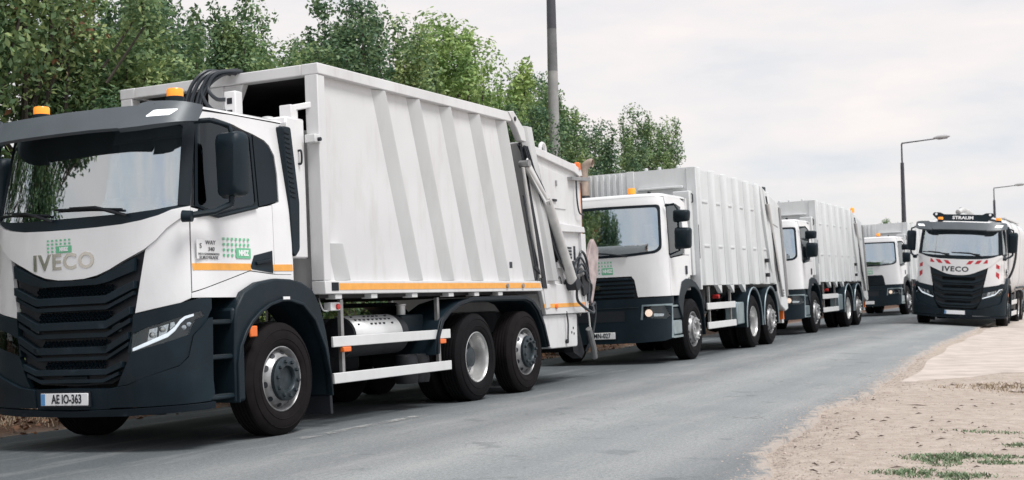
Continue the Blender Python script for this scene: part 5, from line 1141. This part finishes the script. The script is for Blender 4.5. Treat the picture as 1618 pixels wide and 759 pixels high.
def tree(k, al, lat, H, rot, leaf, label, wide=1., group='trees along the verge'):
    x, y = world_xy(lat, al); root = empty('verge_tree'); sc = H/ptop[k]; root.location = (x, y, gz(lat, al) if al < 90 else -.2); root.rotation_euler = (0, 0, rot); root.scale = (sc*wide, sc*wide, sc)
    tm, cr = protos[k]; t = bpy.data.objects.new('trunk', tm); col.objects.link(t); t.parent = root
    c = bpy.data.objects.new('crown', cr); col.objects.link(c); c.parent = root; c.material_slots[0].link = 'OBJECT'; c.material_slots[0].material = M(leaf)
    tag(root, label, 'tree', group); return root
tl_ = [(0, 11.4, -13.4, 8.3, 0, 'leaf_autumn', 'tree with russet leaves at the left edge, beside the lead cab'),
       (2, 13.2, -13.6, 7.0, 1.1, 'leaf_autumn', 'green tree with some russet leaves, above the lead cab windscreen'),
       (1, 15.0, -13.4, 5.7, 2.0, 'leaf_green', 'low dense tree behind the visor of the lead cab', 1.25),
       (3, 16.6, -14.2, 6.9, 2.9, 'leaf_dark', 'tall dark tree above the hoses of the lead truck'),
       (0, 17.6, -13.0, 5.6, 4.0, 'leaf_green', 'rounded mid green tree behind the open front frame of the lead truck', 1.2),
       (2, 19.2, -13.8, 6.4, 5.1, 'leaf_green', 'loose tree above the front corner of the ribbed container'),
       (1, 21.2, -13.5, 6.9, .7, 'leaf_dark', 'dark tree with upright shoots behind the ribbed container', 1.1),
       (3, 22.7, -13.7, 6.9, 1.8, 'leaf_green', 'darker tree left of the bright green tree, behind the container', 1.1),
       (0, 24.9, -13.2, 7.3, 2.7, 'leaf_light', 'bright yellow-green tree above the ribbed container', 1.12),
       (2, 27.0, -13.9, 6.5, 3.3, 'leaf_light', 'bright green tree between the ribbed container and the concrete post'),
       (1, 28.9, -13.2, 6.2, 4.4, 'leaf_green', 'tree left of the concrete post, above the container rear end', 1.1),
       (3, 30.6, -13.9, 6.9, 5.3, 'leaf_dark', 'dark tree right behind the concrete lamp post'),
       (1, 24.9, -11.5, 5.2, 1.3, 'leaf_dark', 'small dark tree in front of the concrete lamp post', .95),
       (2, 33.2, -13.6, 5.8, .4, 'leaf_dark', 'lower dark tree above the tailgate of the lead truck', 1.1),
       (0, 35.4, -14.2, 4.6, 1.5, 'leaf_green', 'low green tree above the exhaust stack of the second truck', 1.),
       (2, 38.7, -13.7, 6.9, 3.6, 'leaf_green', 'rounded tree ending the row, above the second truck', .92),
       (1, 9.0, -13.8, 8.4, 3.9, 'leaf_dark', 'tree just outside the left edge, mirrored in the lead windscreen'),
       (3, 5.9, -13.9, 7.2, 1.2, 'leaf_dark', 'roadside tree ahead of the lead truck, seen only mirrored in its windscreen'),
       (0, 20.2, -16.6, 7.0, 2.2, 'leaf_dark', 'dark tree of the back row behind the container front'),
       (3, 25.6, -16.4, 7.0, .2, 'leaf_dark', 'dark tree of the back row behind the bright green tree'),
       (2, 32.4, -16.4, 6.2, 4.8, 'leaf_dark', 'dark tree of the back row beyond the concrete post')]
for a in tl_: tree(*a)
far = [(121, -21, 6.9, 'far tree left of the dark lamp post'), (122, -18.5, 6.4, 'far tree right beside the dark lamp post'), (127, -16.5, 6.8, 'far tree between the dark lamp post and the tanker'), (128, -24.5, 6.0, 'leftmost far tree behind the last queued truck')]
for i, (al, lat, s_, lb) in enumerate(far): tree(i % 4, al, lat, s_, i*1.3, 'leaf_green', lb, 1., 'far trees beyond the queue')

# ------------------------------------------------------------------ small growth and litter on the dirt
def scatter_mesh(name, items, material, label, cat=None):
    V, Fc = [], []
    for vs, fs in items:
        k = len(V); V += vs; Fc += [tuple(i+k for i in f) for f in fs]
    me = bpy.data.meshes.new(name); me.from_pydata(V, [], Fc); o = finish(me, name, material); tag(o, label, cat or name.replace('_', ' '), kind='stuff'); return o
mat('grass', (.15, .22, .12), .7, var=.5, scale=9); mat('straw', (.34, .27, .19), .9, var=.4, scale=12); mat('stone', (.38, .32, .28), .9, var=.35, scale=9); mat('twig', (.10, .075, .06), .9, var=.4); mat('dead_leaf', (.20, .105, .06), .85, var=.5, scale=14)
rn = random.Random(3)
def blade(x, y, z, h, w, lean):
    a = rn.random()*6.28; dx, dy = math.cos(a)*w, math.sin(a)*w; b = rn.random()*6.28; lx, ly = math.cos(b)*lean*h, math.sin(b)*lean*h
    return ([(x-dx, y-dy, z), (x+dx, y+dy, z), (x+dx*.7+lx*.45, y+dy*.7+ly*.45, z+h*.65), (x-dx*.7+lx*.45, y-dy*.7+ly*.45, z+h*.65), (x+lx, y+ly, z+h)], [(0, 1, 2, 3), (3, 2, 4)])
def patch(items, lat, al, rl_, ra, n, h):
    for _ in range(n):
        r, t = math.sqrt(rn.random()), rn.random()*6.28; k = 1+.35*math.sin(3*t+lat*5)
        if rn.random() < .22: r *= 1.7
        l, a = lat+rl_*r*k*math.cos(t), al+ra*r*k*math.sin(t); x, y = world_xy(l, a); items.append(blade(x, y, gz(l, a)-.005, h*rn.uniform(.4, 1.2)*max(1.15-.6*r, .3), .004+.004*rn.random(), rn.uniform(.3, 1.3)))
it = []
for lat, al, rl_, ra, n, h in ((-1.50, 10.75, .24, .40, 1000, .04), (-1.18, 10.95, .30, .12, 420, .04), (-1.05, 10.6, .22, .10, 260, .04), (-1.60, 9.85, .20, .22, 420, .04), (-1.25, 9.75, .2, .14, 300, .05), (-1.35, 12.6, .34, .10, 200, .035), (-.95, 11.7, .22, .10, 200, .04), (-.85, 12.3, .18, .12, 160, .04), (-.9, 13.6, .15, .1, 60, .04), (-.9, 18.6, .5, .3, 160, .09)): patch(it, lat, al, rl_, ra, n, h)
scatter_mesh('grass_tufts', it, 'grass', 'low green grass tufts growing on the dirt', 'grass')
it = []
for lat, al, rl_, ra, n, h in ((-1.75, 17.6, .55, .45, 420, .07), (-.85, 17.9, .6, .5, 420, .09), (-1.3, 17.0, .5, .25, 160, .05), (-.5, 14.4, .4, .12, 120, .05), (-12.0, 9.5, 1.2, 3.0, 1500, .16), (-11.6, 14, .8, 5, 1200, .14), (-11.8, 24, 1.0, 6, 900, .2), (-12, 36, 1, 7, 700, .2)): patch(it, lat, al, rl_, ra, n, h)
scatter_mesh('dry_grass', it, 'straw', 'dry straw-coloured grass on the dirt and the verge', 'grass')
def stone(x, y, z, s):
    vs = []
    for p in ((1, 0, 0), (-1, 0, 0), (0, 1, 0), (0, -1, 0), (0, 0, 1), (.6, .6, .5), (-.6, .6, .5), (.6, -.6, .5), (-.6, -.6, .5)):
        vs.append((x+p[0]*s*rn.uniform(.7, 1.2), y+p[1]*s*rn.uniform(.7, 1.2), z+p[2]*s*.6*rn.uniform(.7, 1.2)-.1*s))
    return vs, [(0, 2, 5), (2, 1, 6), (1, 3, 8), (3, 0, 7), (0, 5, 4), (5, 2, 4), (2, 6, 4), (6, 1, 4), (1, 8, 4), (8, 3, 4), (3, 7, 4), (7, 0, 4), (0, 5, 2), (0, 7, 4)]
it = []
for _ in range(5200):
    al = 8.4+abs(rn.gauss(0, 1))*6; e = edge(al); lat = e+.05+(rn.random()**1.3)*4.2
    x, y = world_xy(lat, al); it.append(stone(x, y, gz(lat, al), rn.choice((.004, .006, .007, .009, .012, .02 if rn.random() < .25 else .008))))
for _ in range(4200):     # gravel along the broken asphalt edge
    al = rn.uniform(8.4, 24); e = edge(al); lat = e+rn.gauss(.04, .16); x, y = world_xy(lat, al); it.append(stone(x, y, max(gz(lat, al), road_z(lat, al)), rn.choice((.003, .004, .005, .006, .008, .013))))
for _ in range(60):
    lat, al = rn.gauss(-1.2, .5), rn.gauss(17.8, .4); x, y = world_xy(lat, al); it.append(stone(x, y, gz(lat, al)+.01, rn.uniform(.02, .07)))
scatter_mesh('gravel', it, 'stone', 'small stones strewn over the dirt shoulder and the asphalt edge', 'gravel')
it = []
for _ in range(120):
    al = rn.uniform(9, 16); lat = edge(al)+.1+rn.random()*3.4; x, y = world_xy(lat, al); z = gz(lat, al)+.006; a = rn.random()*6.28; L_ = rn.uniform(.012, .05); w = rn.uniform(.002, .005)
    if rn.random() < .06: L_ *= 3
    dx, dy = math.cos(a), math.sin(a)
    it.append(([(x-dx*L_-dy*w, y-dy*L_+dx*w, z), (x-dx*L_+dy*w, y-dy*L_-dx*w, z), (x+dx*L_+dy*w, y+dy*L_-dx*w, z+.006), (x+dx*L_-dy*w, y+dy*L_+dx*w, z+.006), (x, y, z+.012+w)], [(0, 1, 4), (1, 2, 4), (2, 3, 4), (3, 0, 4), (3, 2, 1, 0)]))
scatter_mesh('twigs', it, 'twig', 'dark twigs and wood scraps scattered over the dirt', 'twigs')
it = []
for _ in range(4500):
    al = rn.uniform(4, 30); lat = rn.uniform(-14.5, -10.4); x, y = world_xy(lat, al); z = gz(lat, al)+rn.uniform(.005, .06); a, s_ = rn.random()*6.28, rn.uniform(.02, .055); dx, dy = math.cos(a)*s_, math.sin(a)*s_; t = rn.uniform(-.03, .03)
    it.append(([(x-dx, y-dy, z), (x+dy*.5, y-dx*.5, z+t), (x+dx, y+dy, z+.01), (x-dy*.5, y+dx*.5, z-t)], [(0, 1, 2, 3)]))
scatter_mesh('leaf_litter', it, 'dead_leaf', 'brown fallen leaves covering the verge under the trees', 'leaves')

for o in bpy.data.objects:
    if o.parent and o.name.split('.')[0] in ('hand_holes', 'wheel_nuts', 'badge_dots', 'shield_holes', 'grille_mesh', 'sidewall_ring', 'plate_characters', 'badge_letters', 'sticker_letters', 'axles', 'curtain'): o['kind'] = 'stuff'
